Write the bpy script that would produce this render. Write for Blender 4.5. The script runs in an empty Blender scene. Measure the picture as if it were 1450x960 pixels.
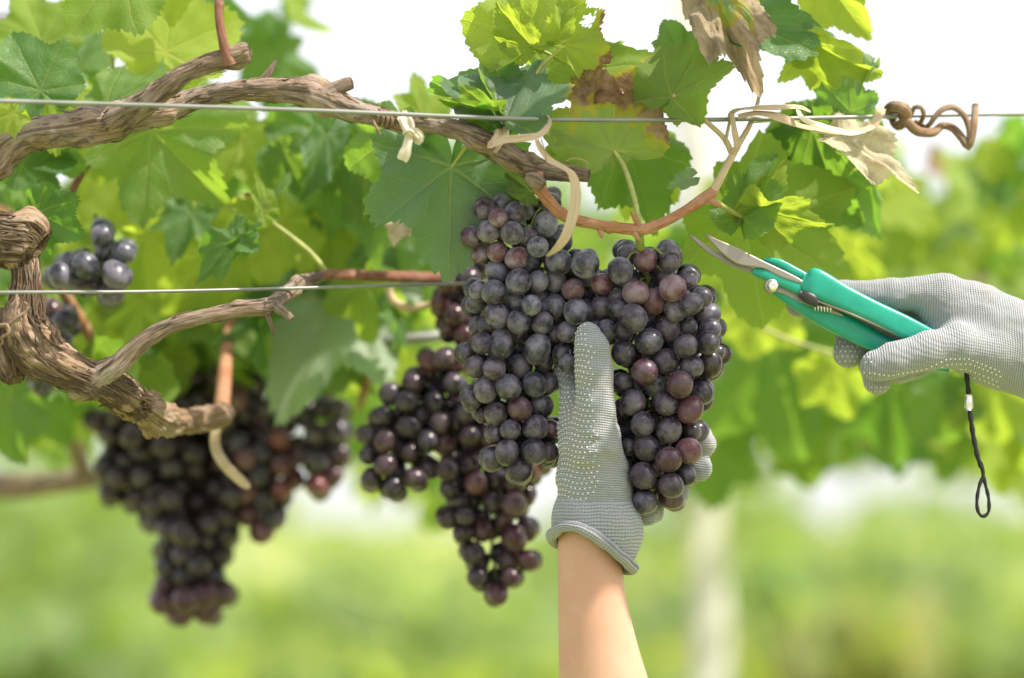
import bpy, math, random
import numpy as np
from mathutils import Vector, Matrix, noise as mnoise
from mathutils.bvhtree import BVHTree

# ------------------------------------------------------------------ camera, sky, sun
scene = bpy.context.scene
COL = scene.collection
random.seed(7)
RNG = np.random.default_rng(11)
R = math.radians

LENS, CAM_H, HORIZON = 85.0, 1.35, 742.0
K = 36.0 / LENS / 1450.0            # metres per photograph pixel per metre of distance
D = 1.77                            # distance of the sharp plane

cam_d = bpy.data.cameras.new("camera")
cam = bpy.data.objects.new("camera", cam_d)
COL.objects.link(cam)
cam.location = (0, 0, CAM_H)
cam.rotation_euler = (R(90), 0, 0)
cam_d.lens = LENS
cam_d.sensor_width = 36
cam_d.shift_y = (HORIZON - 480) / 1450
cam_d.clip_start, cam_d.clip_end = 0.05, 3000
cam_d.dof.use_dof = True
cam_d.dof.focus_distance = 1.787
cam_d.dof.aperture_fstop = 2.1
scene.camera = cam

SUN = Vector((0.52, -0.24, 0.80)).normalized()
world = bpy.data.worlds.new("World")
scene.world = world
world.use_nodes = True
wt = world.node_tree
sky = wt.nodes.new("ShaderNodeTexSky")
sky.sky_type = 'NISHITA'
sky.sun_disc = False
sky.sun_elevation = math.asin(SUN.z)
sky.sun_rotation = math.atan2(SUN.x, SUN.y)
sky.air_density, sky.dust_density, sky.ozone_density = 1.0, 6.0, 1.0
bg = wt.nodes["Background"]
bg.inputs["Strength"].default_value = 0.13
# thin bright overcast: the haze veil turns most of the blue to white
veil = wt.nodes.new("ShaderNodeMix"); veil.data_type = 'RGBA'
veil.inputs[0].default_value = 0.62
veil.inputs[7].default_value = (7.5, 7.48, 7.48, 1)
wt.links.new(sky.outputs[0], veil.inputs[6])
wt.links.new(veil.outputs[2], bg.inputs["Color"])

sun_d = bpy.data.lights.new("sun", 'SUN')
sun_d.energy = 5.0
sun_d.angle = R(0.6)
sun_d.color = (1.0, 0.90, 0.76)
sun = bpy.data.objects.new("sun", sun_d)
COL.objects.link(sun)
sun.rotation_euler = SUN.to_track_quat('Z', 'Y').to_euler()

vs = scene.view_settings
vs.view_transform, vs.look, vs.gamma, vs.exposure = 'Standard', 'None', 1.0, 0.78
scene.cycles.use_denoising = True
scene.cycles.max_bounces = 8
scene.cycles.transmission_bounces = 4
scene.cycles.sample_clamp_indirect = 8.0


# ------------------------------------------------------------------ helpers
def P(px, py, Y=D):
    """point of the place that the photograph shows at pixel (px, py), Y metres away"""
    return Vector(((px - 725) * K * Y, Y, CAM_H + (HORIZON - py) * K * Y))


def mesh(name, V, F, uv=None, smooth=True):
    me = bpy.data.meshes.new(name)
    me.from_pydata([tuple(v) for v in V], [], [tuple(int(i) for i in f) for f in F])
    if uv is not None:
        lay = me.uv_layers.new(name="UVMap")
        li = np.empty(len(me.loops), dtype=np.int32)
        me.loops.foreach_get("vertex_index", li)
        lay.data.foreach_set("uv", np.asarray(uv, dtype=np.float32)[li].ravel())
    if smooth:
        me.polygons.foreach_set("use_smooth", [True] * len(me.polygons))
    me.update()
    return me


def link(name, me, mat=None, parent=None, loc=(0, 0, 0), label=None, kind=None, color=None):
    """one object; loc is a world position, parents here only translate"""
    o = bpy.data.objects.new(name, me)
    COL.objects.link(o)
    if mat is not None and me is not None and not me.materials:
        me.materials.append(mat)
    if parent is not None:
        o.parent = parent
    o.location = Vector(loc) - (wloc(parent) if parent is not None else Vector((0, 0, 0)))
    if label: o["label"] = label
    if kind: o["kind"] = kind
    if color: o.color = color
    return o


def wloc(o):
    v = Vector(o.location)
    while o.parent is not None:
        o = o.parent
        v = v + Vector(o.location)
    return v


def thing(name, label, cat, loc, group=None):
    o = bpy.data.objects.new(name, None)
    COL.objects.link(o)
    o.empty_display_size = 0.02
    o.location = loc
    return tag(o, label, cat, group)


def tag(o, label, cat, group=None, kind=None):
    o["label"] = label
    o["category"] = cat
    if group: o["group"] = group
    if kind: o["kind"] = kind
    return o


def catmull(pts, step, closed=False):
    """pts: (n, d) array; resampled so that the first three coordinates advance by about step"""
    p = np.asarray(pts, float)
    n = len(p)
    out = []
    segs = n if closed else n - 1
    for i in range(segs):
        if closed:
            a, b, c, d = p[(i - 1) % n], p[i], p[(i + 1) % n], p[(i + 2) % n]
        else:
            b, c = p[i], p[i + 1]
            a = p[i - 1] if i > 0 else 2 * b - c
            d = p[i + 2] if i + 2 < n else 2 * c - b
        m = max(2, int(np.linalg.norm((c - b)[:3]) / step))
        for t in np.arange(m) / m:
            out.append(0.5 * (2 * b + (c - a) * t + (2 * a - 5 * b + 4 * c - d) * t * t
                              + (3 * b - 3 * c + d - a) * t ** 3))
    if not closed:
        out.append(p[-1])
    return np.array(out)


def frames(c, closed=False):
    n = len(c)
    if closed:
        t = np.roll(c, -1, 0) - np.roll(c, 1, 0)
    else:
        t = np.gradient(c, axis=0)
    t /= np.linalg.norm(t, axis=1)[:, None] + 1e-12
    u = np.zeros_like(t)
    ref = np.array([0, -1.0, 0])
    if abs(t[0] @ ref) > 0.9: ref = np.array([1.0, 0, 0])
    for i in range(n):
        v = ref - (ref @ t[i]) * t[i]
        v /= np.linalg.norm(v) + 1e-12
        u[i] = v
        ref = v
    return t, u, np.cross(t, u)


def tube_mesh(name, c, r, nseg=10, closed=False, rel=None, cap=True, flat=1.0, disp=None, uvk=1.0):
    """sweep; c (n,3) world, r (n,), disp(i, ang array, s) -> radius factor"""
    c = np.asarray(c, float); r = np.broadcast_to(np.asarray(r, float), (len(c),))
    t, u, w = frames(c, closed)
    n = len(c)
    s = np.concatenate([[0], np.cumsum(np.linalg.norm(np.diff(c, axis=0), axis=1))])
    ang = np.arange(nseg) * 2 * math.pi / nseg
    V, UV = [], []
    for i in range(n):
        f = np.ones(nseg) if disp is None else disp(i, ang, s[i])
        ring = c[i] + (np.cos(ang) * f * r[i])[:, None] * u[i] * flat + (np.sin(ang) * f * r[i])[:, None] * w[i]
        V.append(ring)
        # UV: cylinder coordinates folded so that there is no seam (cos, length) is enough for streaks
        UV.append(np.stack([ang / (2 * math.pi), np.full(nseg, s[i] * uvk)], 1))
    V = np.concatenate(V); UV = np.concatenate(UV)
    F = []
    for i in range(n if closed else n - 1):
        a, b = i * nseg, ((i + 1) % n) * nseg
        for j in range(nseg):
            k = (j + 1) % nseg
            F.append((a + j, b + j, b + k, a + k)[::-1])
    if cap and not closed:
        V = np.concatenate([V, [c[0] - t[0] * r[0] * 0.25], [c[-1] + t[-1] * r[-1] * 0.25]])
        UV = np.concatenate([UV, [[0, 0]], [[0, s[-1] * uvk]]])
        e0, e1, b = n * nseg, n * nseg + 1, (n - 1) * nseg
        for j in range(nseg):
            k = (j + 1) % nseg
            F.append((e0, k, j)[::-1]); F.append((e1, b + j, b + k)[::-1])
    if rel is not None:
        V = V - np.array(rel)
    return mesh(name, V, F, UV)


def pxpath(pts):
    """list of (px, py, Y[, r_px]) -> world path and radii"""
    c = np.array([tuple(P(q[0], q[1], q[2])) for q in pts])
    if len(pts[0]) > 3:
        return c, np.array([q[3] * K * q[2] for q in pts])
    return c


def tube_px(name, pts, mat, parent, step=0.004, nseg=8, label=None, kind=None, flat=1.0):
    c, r = pxpath(pts)
    q = catmull(np.c_[c, r], step)
    o0 = q[0, :3]
    me = tube_mesh(name, q[:, :3], q[:, 3], nseg, rel=o0, flat=flat)
    return link(name, me, mat, parent, o0, label, kind)


def join(parts):
    """[(V, F)] -> one V, F"""
    V, F, n = [], [], 0
    for v, f in parts:
        V.extend(v); F.extend([tuple(i + n for i in q) for q in f]); n += len(v)
    return V, F


# ------------------------------------------------------------------ materials
class NT:
    def __init__(self, name):
        self.m = bpy.data.materials.new(name)
        self.m.use_nodes = True
        self.t = self.m.node_tree
        self.t.nodes.clear()
        self.out = self.t.nodes.new("ShaderNodeOutputMaterial")

    def n(self, kind, **kw):
        nd = self.t.nodes.new(kind)
        for k, v in kw.items(): setattr(nd, k, v)
        return nd

    def put(self, sock, v):
        if hasattr(v, "node") or isinstance(v, bpy.types.NodeSocket):
            self.t.links.new(v, sock)
        else:
            sock.default_value = v

    def math(self, op, a, b=0.0, c=0.0, clamp=False):
        nd = self.n("ShaderNodeMath", operation=op, use_clamp=clamp)
        self.put(nd.inputs[0], a); self.put(nd.inputs[1], b); self.put(nd.inputs[2], c)
        return nd.outputs[0]

    def mix(self, f, a, b):
        nd = self.n("ShaderNodeMix", data_type='RGBA')
        self.put(nd.inputs[0], f); self.put(nd.inputs[6], a); self.put(nd.inputs[7], b)
        return nd.outputs[2]

    def fmix(self, f, a, b):
        nd = self.n("ShaderNodeMix", data_type='FLOAT')
        self.put(nd.inputs[0], f); self.put(nd.inputs[2], a); self.put(nd.inputs[3], b)
        return nd.outputs[0]

    def ramp(self, v, lo, hi, a=0.0, b=1.0):
        nd = self.n("ShaderNodeMapRange", interpolation_type='SMOOTHSTEP')
        self.put(nd.inputs[0], v); self.put(nd.inputs[1], lo); self.put(nd.inputs[2], hi)
        self.put(nd.inputs[3], a); self.put(nd.inputs[4], b)
        return nd.outputs[0]

    def noise(self, vec, scale, detail=3.0, rough=0.55, w=None, dist=0.0):
        nd = self.n("ShaderNodeTexNoise", noise_dimensions='4D' if w is not None else '3D')
        self.put(nd.inputs["Vector"], vec)
        self.put(nd.inputs["Scale"], scale); self.put(nd.inputs["Detail"], detail)
        self.put(nd.inputs["Roughness"], rough); self.put(nd.inputs["Distortion"], dist)
        if w is not None: self.put(nd.inputs["W"], w)
        return nd.outputs[0]

    def coords(self, which="Object"):
        return self.n("ShaderNodeTexCoord").outputs[which]

    def scale(self, vec, s):
        nd = self.n("ShaderNodeMapping")
        self.put(nd.inputs[0], vec); nd.inputs[3].default_value = s
        return nd.outputs[0]

    def bump(self, h, strength=0.3, dist=0.001):
        nd = self.n("ShaderNodeBump")
        self.put(nd.inputs["Height"], h)
        self.put(nd.inputs["Strength"], strength); nd.inputs["Distance"].default_value = dist
        return nd.outputs[0]

    def pbsdf(self, col, rough=0.5, spec=0.5, metal=0.0, normal=None, **kw):
        nd = self.n("ShaderNodeBsdfPrincipled")
        self.put(nd.inputs["Base Color"], col); self.put(nd.inputs["Roughness"], rough)
        self.put(nd.inputs["Specular IOR Level"], spec); self.put(nd.inputs["Metallic"], metal)
        if normal is not None: self.put(nd.inputs["Normal"], normal)
        for k, v in kw.items(): self.put(nd.inputs[k.replace("_", " ")], v)
        return nd.outputs[0]

    def end(self, sh):
        self.t.links.new(sh, self.out.inputs[0])
        return self.m


def c4(r, g, b): return (r, g, b, 1.0)


def mat_leaf():
    N = NT("leaf")
    uv = N.coords("UV")
    sep = N.n("ShaderNodeSeparateXYZ"); N.put(sep.inputs[0], uv)
    u, v = sep.outputs[0], sep.outputs[1]
    # wobble so that veins are not ruler-straight
    wob = N.math('MULTIPLY', N.math('SUBTRACT', N.noise(uv, 3.0, 2), 0.5), 0.10)
    x = N.math('ABSOLUTE', N.math('ADD', u, wob))
    y = N.math('ADD', v, N.math('MULTIPLY', wob, 0.6))
    oi = N.n("ShaderNodeObjectInfo")
    oc = N.n("ShaderNodeSeparateColor"); N.put(oc.inputs[0], oi.outputs["Color"])
    lime, dry, pale = oc.outputs[0], oc.outputs[1], oc.outputs[2]
    rnd = N.math('MULTIPLY', oi.outputs["Random"], 40.0)
    angs = [0.0, R(50), R(105)]
    S, T, masks = [], [], []
    for a in angs:
        t = N.math('SUBTRACT', N.math('MULTIPLY', x, math.cos(a)), N.math('MULTIPLY', y, math.sin(a)))
        s = N.math('ADD', N.math('MULTIPLY', x, math.sin(a)), N.math('MULTIPLY', y, math.cos(a)))
        w = N.math('MULTIPLY_ADD', s, -0.012, 0.019)
        w = N.math('MAXIMUM', w, 0.004)
        mk = N.ramp(N.math('DIVIDE', N.math('ABSOLUTE', t), w), 0.4, 1.2, 1.0, 0.0)
        mk = N.math('MULTIPLY', mk, N.math('GREATER_THAN', s, -0.01))
        S.append(s); T.append(t); masks.append(mk)
    ang = N.math('ARCTAN2', x, y)
    r1 = N.math('GREATER_THAN', ang, R(24)); r2 = N.math('GREATER_THAN', ang, R(78))
    s_ = N.fmix(r2, N.fmix(r1, S[0], S[1]), S[2])
    t_ = N.math('ABSOLUTE', N.fmix(r2, N.fmix(r1, T[0], T[1]), T[2]))
    q = N.math('FRACT', N.math('DIVIDE', N.math('MULTIPLY_ADD', t_, -0.8, s_), 0.19))
    sec = N.ramp(N.math('ABSOLUTE', N.math('SUBTRACT', q, 0.5)), 0.01, 0.06, 0.5, 0.0)
    V = N.math('MAXIMUM', N.math('MAXIMUM', masks[0], masks[1]), N.math('MAXIMUM', masks[2], sec))
    vor = N.n("ShaderNodeTexVoronoi", feature='DISTANCE_TO_EDGE')
    N.put(vor.inputs["Vector"], uv); vor.inputs["Scale"].default_value = 26
    net = N.ramp(vor.outputs["Distance"], 0.0, 0.12, 1.0, 0.0)
    big = N.noise(uv, 2.2, 3, 0.6, rnd)
    mid = N.noise(uv, 9.0, 4, 0.6, rnd)
    rad = N.math('SQRT', N.math('ADD', N.math('MULTIPLY', x, x), N.math('MULTIPLY', y, y)))
    back = N.n("ShaderNodeNewGeometry").outputs["Backfacing"]
    # greens
    top = N.mix(lime, c4(0.046, 0.115, 0.062), c4(0.16, 0.27, 0.04))
    top = N.mix(N.ramp(big, 0.35, 0.7), top, N.mix(lime, c4(0.066, 0.145, 0.056), c4(0.22, 0.31, 0.05)))
    under = N.mix(lime, c4(0.105, 0.17, 0.062), c4(0.22, 0.29, 0.06))
    col = N.mix(back, top, under)
    col = N.mix(N.math('MULTIPLY', net, 0.13), col, c4(0.22, 0.28, 0.09))
    col = N.mix(N.math('MULTIPLY', V, N.fmix(back, 0.34, 0.5)), col, N.mix(lime, c4(0.20, 0.27, 0.09), c4(0.40, 0.42, 0.10)))
    col = N.mix(pale, col, c4(0.40, 0.47, 0.39))  # pale also puts the sky's bluish sheen on some leaves into the colour
    tr = N.mix(lime, c4(0.17, 0.40, 0.03), c4(0.58, 0.74, 0.06))
    tr = N.mix(N.math('MULTIPLY', V, 0.45), tr, c4(0.50, 0.55, 0.12))
    # dead tissue: eats in from the margin where dry is high
    dm = N.math('ADD', N.math('MULTIPLY', big, 1.1), N.math('MULTIPLY', rad, 0.42))
    dm = N.math('ADD', dm, N.math('MULTIPLY', mid, 0.25))
    dm = N.math('ADD', dm, N.math('ADD', N.math('MULTIPLY', u, 0.30), N.math('MULTIPLY', v, 0.22)))
    thr = N.math('SUBTRACT', 1.60, N.math('MULTIPLY', dry, 1.15))
    halo = N.math('MULTIPLY', N.ramp(dm, N.math('SUBTRACT', thr, 0.13), thr), N.math('GREATER_THAN', dry, 0.02))
    dead = N.math('MULTIPLY', N.ramp(dm, N.math('SUBTRACT', thr, 0.03), N.math('ADD', thr, 0.07)), N.math('GREATER_THAN', dry, 0.02))
    brown = N.mix(N.ramp(mid, 0.3, 0.72), c4(0.13, 0.055, 0.030), c4(0.40, 0.26, 0.15))
    brown = N.mix(pale, brown, N.mix(N.ramp(mid, 0.3, 0.6), c4(0.58, 0.49, 0.36), c4(0.74, 0.68, 0.54)))
    col = N.mix(N.math('MULTIPLY', halo, 0.72), col, c4(0.50, 0.40, 0.03))
    col = N.mix(dead, col, brown)
    tr = N.mix(N.math('MULTIPLY', halo, 0.7), tr, c4(0.6, 0.42, 0.03))
    tr = N.mix(dead, tr, N.mix(0.4, brown, c4(0.35, 0.2, 0.1)))
    # spray residue and specks
    spk = N.math('MULTIPLY', N.ramp(N.noise(uv, 34, 2, 0.5, rnd), 0.66, 0.74), 0.28)
    col = N.mix(spk, col, c4(0.42, 0.45, 0.38))
    sgn = N.fmix(back, -1.0, 1.0)
    h = N.math('MULTIPLY', N.math('ADD', V, N.math('MULTIPLY', net, 0.3)), sgn)
    h = N.math('ADD', h, N.math('MULTIPLY', mid, 0.9))
    nrm = N.bump(h, 0.55, 0.0012)
    rough = N.fmix(back, N.fmix(N.ramp(mid, 0.3, 0.7), 0.42, 0.58), 0.75)
    p = N.pbsdf(col, rough, N.fmix(back, 0.5, 0.2), normal=nrm)
    tl = N.n("ShaderNodeBsdfTranslucent"); N.put(tl.inputs[0], tr); N.put(tl.inputs[1], nrm)
    mx = N.n("ShaderNodeMixShader"); mx.inputs[0].default_value = 0.52
    N.t.links.new(p, mx.inputs[1]); N.t.links.new(tl.outputs[0], mx.inputs[2])
    return N.end(mx.outputs[0])


def mat_grape():
    N = NT("grape_skin")
    ob = N.coords("Object")
    oi = N.n("ShaderNodeObjectInfo")
    oc = N.n("ShaderNodeSeparateColor"); N.put(oc.inputs[0], oi.outputs["Color"])
    bloom, red, scar = oc.outputs[0], oc.outputs[1], oc.outputs[2]
    rnd = N.math('MULTIPLY', oi.outputs["Random"], 60.0)
    n1 = N.noise(ob, 85, 3, 0.6, rnd)
    n2 = N.noise(ob, 230, 5, 0.6, rnd, 1.2)
    n3 = N.noise(ob, 900, 2, 0.5, rnd)
    skin = N.mix(red, c4(0.010, 0.008, 0.014), c4(0.13, 0.020, 0.028))
    skin = N.mix(N.math('MULTIPLY', N.ramp(n1, 0.45, 0.75), 0.5), skin, c4(0.045, 0.016, 0.024))
    blcol = N.mix(N.ramp(n1, 0.3, 0.7), c4(0.135, 0.16, 0.25), c4(0.26, 0.25, 0.34))
    blcol = N.mix(N.math('MULTIPLY', red, 0.55), blcol, c4(0.34, 0.19, 0.20))
    # the bloom is rubbed off in patches and thin streaks
    rub = N.math('ADD', N.math('MULTIPLY', N.ramp(n1, 0.36, 0.62), 0.72), N.math('MULTIPLY', N.ramp(n2, 0.3, 0.65), 0.28))
    bl = N.math('MULTIPLY', bloom, N.math('MULTIPLY_ADD', rub, 1.0, 0.02), clamp=True)
    col = N.mix(bl, skin, blcol)
    # russet scuffs and pores
    sc = N.math('MULTIPLY', N.ramp(N.noise(N.scale(ob, (1, 1, 2.5)), 150, 3, 0.6, rnd, 2.0), 0.63, 0.70), scar)
    col = N.mix(N.math('MULTIPLY', sc, 0.6), col, c4(0.32, 0.22, 0.15))
    col = N.mix(N.math('MULTIPLY', N.ramp(n3, 0.70, 0.76), 0.25), col, c4(0.30, 0.27, 0.25))
    # blossom end: a small corky dot at the far pole
    sep = N.n("ShaderNodeSeparateXYZ"); N.put(sep.inputs[0], ob)
    dd = N.math('SQRT', N.math('ADD', N.math('MULTIPLY', sep.outputs[0], sep.outputs[0]), N.math('MULTIPLY', sep.outputs[1], sep.outputs[1])))
    dot = N.math('MULTIPLY', N.ramp(dd, 0.0006, 0.0010, 1, 0), N.math('LESS_THAN', sep.outputs[2], 0))
    col = N.mix(dot, col, c4(0.16, 0.10, 0.06))
    rough = N.fmix(bl, 0.22, 0.55)
    nrm = N.bump(n2, 0.10, 0.0006)
    return N.end(N.pbsdf(col, rough, 0.42, normal=nrm, Sheen_Weight=N.math('MULTIPLY', bl, 0.25), Sheen_Roughness=0.5))


def mat_bark(name, dark, light, grey, streak=1.0, bump=0.9):
    N = NT(name)
    uv = N.coords("UV"); ob = N.coords("Object")
    st = N.noise(N.scale(uv, (34 * streak, 70, 1)), 1.0, 4, 0.65, None, 0.4)
    fine = N.noise(N.scale(uv, (90 * streak, 160, 1)), 1.0, 3, 0.6)
    pat = N.noise(ob, 45, 4, 0.6)
    col = N.mix(N.ramp(st, 0.30, 0.66), dark, light)
    col = N.mix(N.math('MULTIPLY', N.ramp(pat, 0.45, 0.7), 0.65), col, grey)
    col = N.mix(N.math('MULTIPLY', N.ramp(fine, 0.58, 0.72), 0.4), col, c4(0.50, 0.42, 0.33))
    col = N.mix(N.math('MULTIPLY', N.ramp(st, 0.40, 0.28), 0.6), col, c4(0.05, 0.03, 0.02))
    h = N.math('ADD', st, N.math('MULTIPLY', fine, 0.4))
    return N.end(N.pbsdf(col, 0.85, 0.2, normal=N.bump(h, bump, 0.0025)))


def mat_simple(name, col, rough=0.5, spec=0.5, metal=0.0, var=0.15, scale=60, bump=0.0, trans=None):
    N = NT(name)
    ob = N.coords("Object")
    n1 = N.noise(ob, scale, 4, 0.6)
    c2 = tuple(min(1, k * (1 - var)) for k in col[:3]) + (1,)
    c3 = tuple(min(1, k * (1 + var)) for k in col[:3]) + (1,)
    cc = N.mix(N.ramp(n1, 0.3, 0.7), c2, c3)
    nrm = N.bump(n1, bump, 0.001) if bump else None
    p = N.pbsdf(cc, N.fmix(n1, rough * 0.85, min(1, rough * 1.15)), spec, metal, nrm)
    if trans:
        tl = N.n("ShaderNodeBsdfTranslucent"); N.put(tl.inputs[0], cc)
        mx = N.n("ShaderNodeMixShader"); mx.inputs[0].default_value = trans
        N.t.links.new(p, mx.inputs[1]); N.t.links.new(tl.outputs[0], mx.inputs[2])
        p = mx.outputs[0]
    return N.end(p)


def mat_knit():
    """knitted glove: UV u runs round the hand, v along it, both in stitches"""
    N = NT("grey_knit")
    uv = N.coords("UV"); ob = N.coords("Object")
    sep = N.n("ShaderNodeSeparateXYZ"); N.put(sep.inputs[0], uv)
    wob = N.math('MULTIPLY', N.math('SUBTRACT', N.noise(ob, 70, 3), 0.5), 1.7)
    a = N.math('ADD', sep.outputs[0], wob); b = N.math('ADD', sep.outputs[1], wob)
    wu = N.math('ABSOLUTE', N.math('SINE', N.math('MULTIPLY', a, math.pi)))
    wv = N.math('ABSOLUTE', N.math('SINE', N.math('MULTIPLY', b, math.pi)))
    loop = N.math('MULTIPLY', N.math('MULTIPLY_ADD', wu, 0.5, 0.5), wv)
    soil = N.noise(ob, 30, 4, 0.6)
    fuzz = N.noise(ob, 700, 3, 0.7)
    col = N.mix(loop, c4(0.15, 0.165, 0.19), c4(0.315, 0.333, 0.37))
    col = N.mix(N.math('MULTIPLY', N.ramp(soil, 0.5, 0.75), 0.42), col, c4(0.30, 0.26, 0.20))
    col = N.mix(N.math('MULTIPLY', N.ramp(fuzz, 0.55, 0.75), 0.3), col, c4(0.46, 0.47, 0.48))
    h = N.math('ADD', loop, N.math('MULTIPLY', fuzz, 0.5))
    return N.end(N.pbsdf(col, 0.95, 0.1, normal=N.bump(h, 0.8, 0.0008), Sheen_Weight=0.3, Sheen_Roughness=0.6))


def mat_skin():
    N = NT("skin")
    ob = N.coords("Object")
    n1 = N.noise(ob, 18, 4, 0.6); n2 = N.noise(ob, 90, 4, 0.65)
    vor = N.n("ShaderNodeTexVoronoi", feature='DISTANCE_TO_EDGE')
    N.put(vor.inputs["Vector"], N.scale(ob, (1, 1, 0.6))); vor.inputs["Scale"].default_value = 900
    col = N.mix(N.ramp(n1, 0.3, 0.7), c4(0.46, 0.262, 0.182), c4(0.52, 0.315, 0.225))
    col = N.mix(N.math('MULTIPLY', N.ramp(n2, 0.45, 0.72), 0.3), col, c4(0.50, 0.245, 0.16))
    frk = N.math('MULTIPLY', N.ramp(N.noise(ob, 210, 1, 0.4), 0.75, 0.78), 0.16)
    col = N.mix(frk, col, c4(0.25, 0.12, 0.07))
    h = N.math('ADD', N.math('MULTIPLY', vor.outputs["Distance"], 1.5), n2)
    return N.end(N.pbsdf(col, 0.5, 0.4, normal=N.bump(h, 0.18, 0.0006), Subsurface_Weight=0.2,
                         Subsurface_Radius=(0.006, 0.003, 0.0015), Subsurface_Scale=1.0))


def mat_raffia(name="raffia", a=(0.70, 0.59, 0.42), b=(0.46, 0.34, 0.21)):
    N = NT(name)
    uv = N.coords("UV")
    st = N.noise(N.scale(uv, (40, 25, 1)), 1.0, 3, 0.6)
    col = N.mix(N.ramp(st, 0.3, 0.68), c4(*b), c4(*a))
    p = N.pbsdf(col, 0.6, 0.35, normal=N.bump(st, 0.5, 0.0008))
    tl = N.n("ShaderNodeBsdfTranslucent"); N.put(tl.inputs[0], col)
    mx = N.n("ShaderNodeMixShader"); mx.inputs[0].default_value = 0.25
    N.t.links.new(p, mx.inputs[1]); N.t.links.new(tl.outputs[0], mx.inputs[2])
    return N.end(mx.outputs[0])


def mat_field():
    N = NT("field_grass")
    ob = N.coords("Object")
    n1 = N.noise(ob, 0.16, 4, 0.6); n2 = N.noise(ob, 1.3, 5, 0.65); n3 = N.noise(N.scale(ob, (1, .35, 1)), 0.5, 3)
    col = N.mix(N.ramp(n1, 0.35, 0.65), c4(0.20, 0.26, 0.08), c4(0.38, 0.39, 0.15))
    col = N.mix(N.math('MULTIPLY', N.ramp(n2, 0.45, 0.7), 0.6), col, c4(0.09, 0.15, 0.04))
    col = N.mix(N.math('MULTIPLY', N.ramp(n3, 0.5, 0.72), 0.6), col, c4(0.44, 0.41, 0.2))
    return N.end(N.pbsdf(col, 0.9, 0.1, normal=N.bump(n2, 0.6, 0.1)))


def mat_plastic():
    N = NT("green_plastic")
    ob = N.coords("Object")
    n1 = N.noise(ob, 40, 4, 0.6); n2 = N.noise(N.scale(ob, (1, 1, 3)), 500, 3, 0.6, None, 1.5)
    col = N.mix(N.ramp(n1, 0.3, 0.7), c4(0.004, 0.25, 0.185), c4(0.006, 0.31, 0.23))
    col = N.mix(N.math('MULTIPLY', N.ramp(n2, 0.64, 0.72), 0.35), col, c4(0.25, 0.55, 0.47))
    return N.end(N.pbsdf(col, N.fmix(n1, 0.26, 0.46), 0.5, normal=N.bump(n2, 0.06, 0.0005)))


def mat_steel(name, col=(0.55, 0.54, 0.52), rough=0.34):
    N = NT(name)
    ob = N.coords("Object")
    n1 = N.noise(N.scale(ob, (1, 1, 6)), 120, 4, 0.6); n2 = N.noise(ob, 60, 4, 0.6)
    cc = N.mix(N.math('MULTIPLY', N.ramp(n2, 0.5, 0.75), 0.5), c4(*col), c4(0.28, 0.22, 0.16))
    return N.end(N.pbsdf(cc, N.fmix(n1, rough * .7, rough * 1.5), 0.5, 0.9, N.bump(n1, 0.08, 0.0005)))


M_LEAF = mat_leaf()
M_GRAPE = mat_grape()
M_BARK = mat_bark("old_bark", c4(0.12, 0.085, 0.062), c4(0.34, 0.255, 0.19), c4(0.37, 0.325, 0.285), 1.2, 1.0)
M_BARK_ROUGH = mat_bark("shaggy_bark", c4(0.10, 0.065, 0.042), c4(0.36, 0.25, 0.165), c4(0.36, 0.30, 0.24), 1.5, 1.0)
M_CANE = mat_bark("brown_cane", c4(0.20, 0.085, 0.045), c4(0.40, 0.20, 0.11), c4(0.42, 0.26, 0.17), 0.6, 0.35)
M_CANE_DARK = mat_bark("red_brown_cane", c4(0.10, 0.045, 0.03), c4(0.24, 0.11, 0.075), c4(0.28, 0.17, 0.13), 0.6, 0.35)
M_CANE_PALE = mat_bark("pale_cane", c4(0.36, 0.27, 0.15), c4(0.52, 0.43, 0.28), c4(0.50, 0.44, 0.34), 0.6, 0.35)
M_PETIOLE = mat_simple("petiole", (0.30, 0.33, 0.10), 0.5, 0.4, var=0.25, scale=80, bump=0.2)
M_STEM = mat_simple("bunch_stem", (0.20, 0.24, 0.06), 0.6, 0.3, var=0.3, scale=120, bump=0.3)
M_WIRE = mat_simple("galvanised_wire", (0.23, 0.24, 0.235), 0.55, 0.5, 0.6, var=0.12, scale=30, bump=0.1)
M_RAFFIA = mat_raffia()
M_TWINE = mat_raffia("pale_twine", (0.82, 0.77, 0.66), (0.66, 0.58, 0.45))
M_TENDRIL = mat_bark("dry_tendril", c4(0.12, 0.07, 0.045), c4(0.30, 0.20, 0.13), c4(0.34, 0.28, 0.23), 0.6, 0.5)
M_KNIT = mat_knit()
M_DOTS = mat_simple("rubber_dots", (0.68, 0.68, 0.67), 0.45, 0.5, var=0.05)
M_SKIN = mat_skin()
M_GREEN = mat_plastic()
M_BLADE = mat_steel("blade_steel", (0.30, 0.275, 0.24), 0.42)
M_CHROME = mat_steel("bright_steel", (0.72, 0.71, 0.69), 0.2)
M_BLACK = mat_simple("black_plastic", (0.018, 0.018, 0.02), 0.42, 0.5, var=0.2)
M_CORD = mat_simple("black_cord", (0.014, 0.014, 0.015), 0.7, 0.3, var=0.3, scale=900, bump=0.5)
M_CONCRETE = mat_simple("concrete", (0.60, 0.585, 0.56), 0.9, 0.2, var=0.15, scale=6, bump=0.3)
M_FIELD = mat_field()


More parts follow.
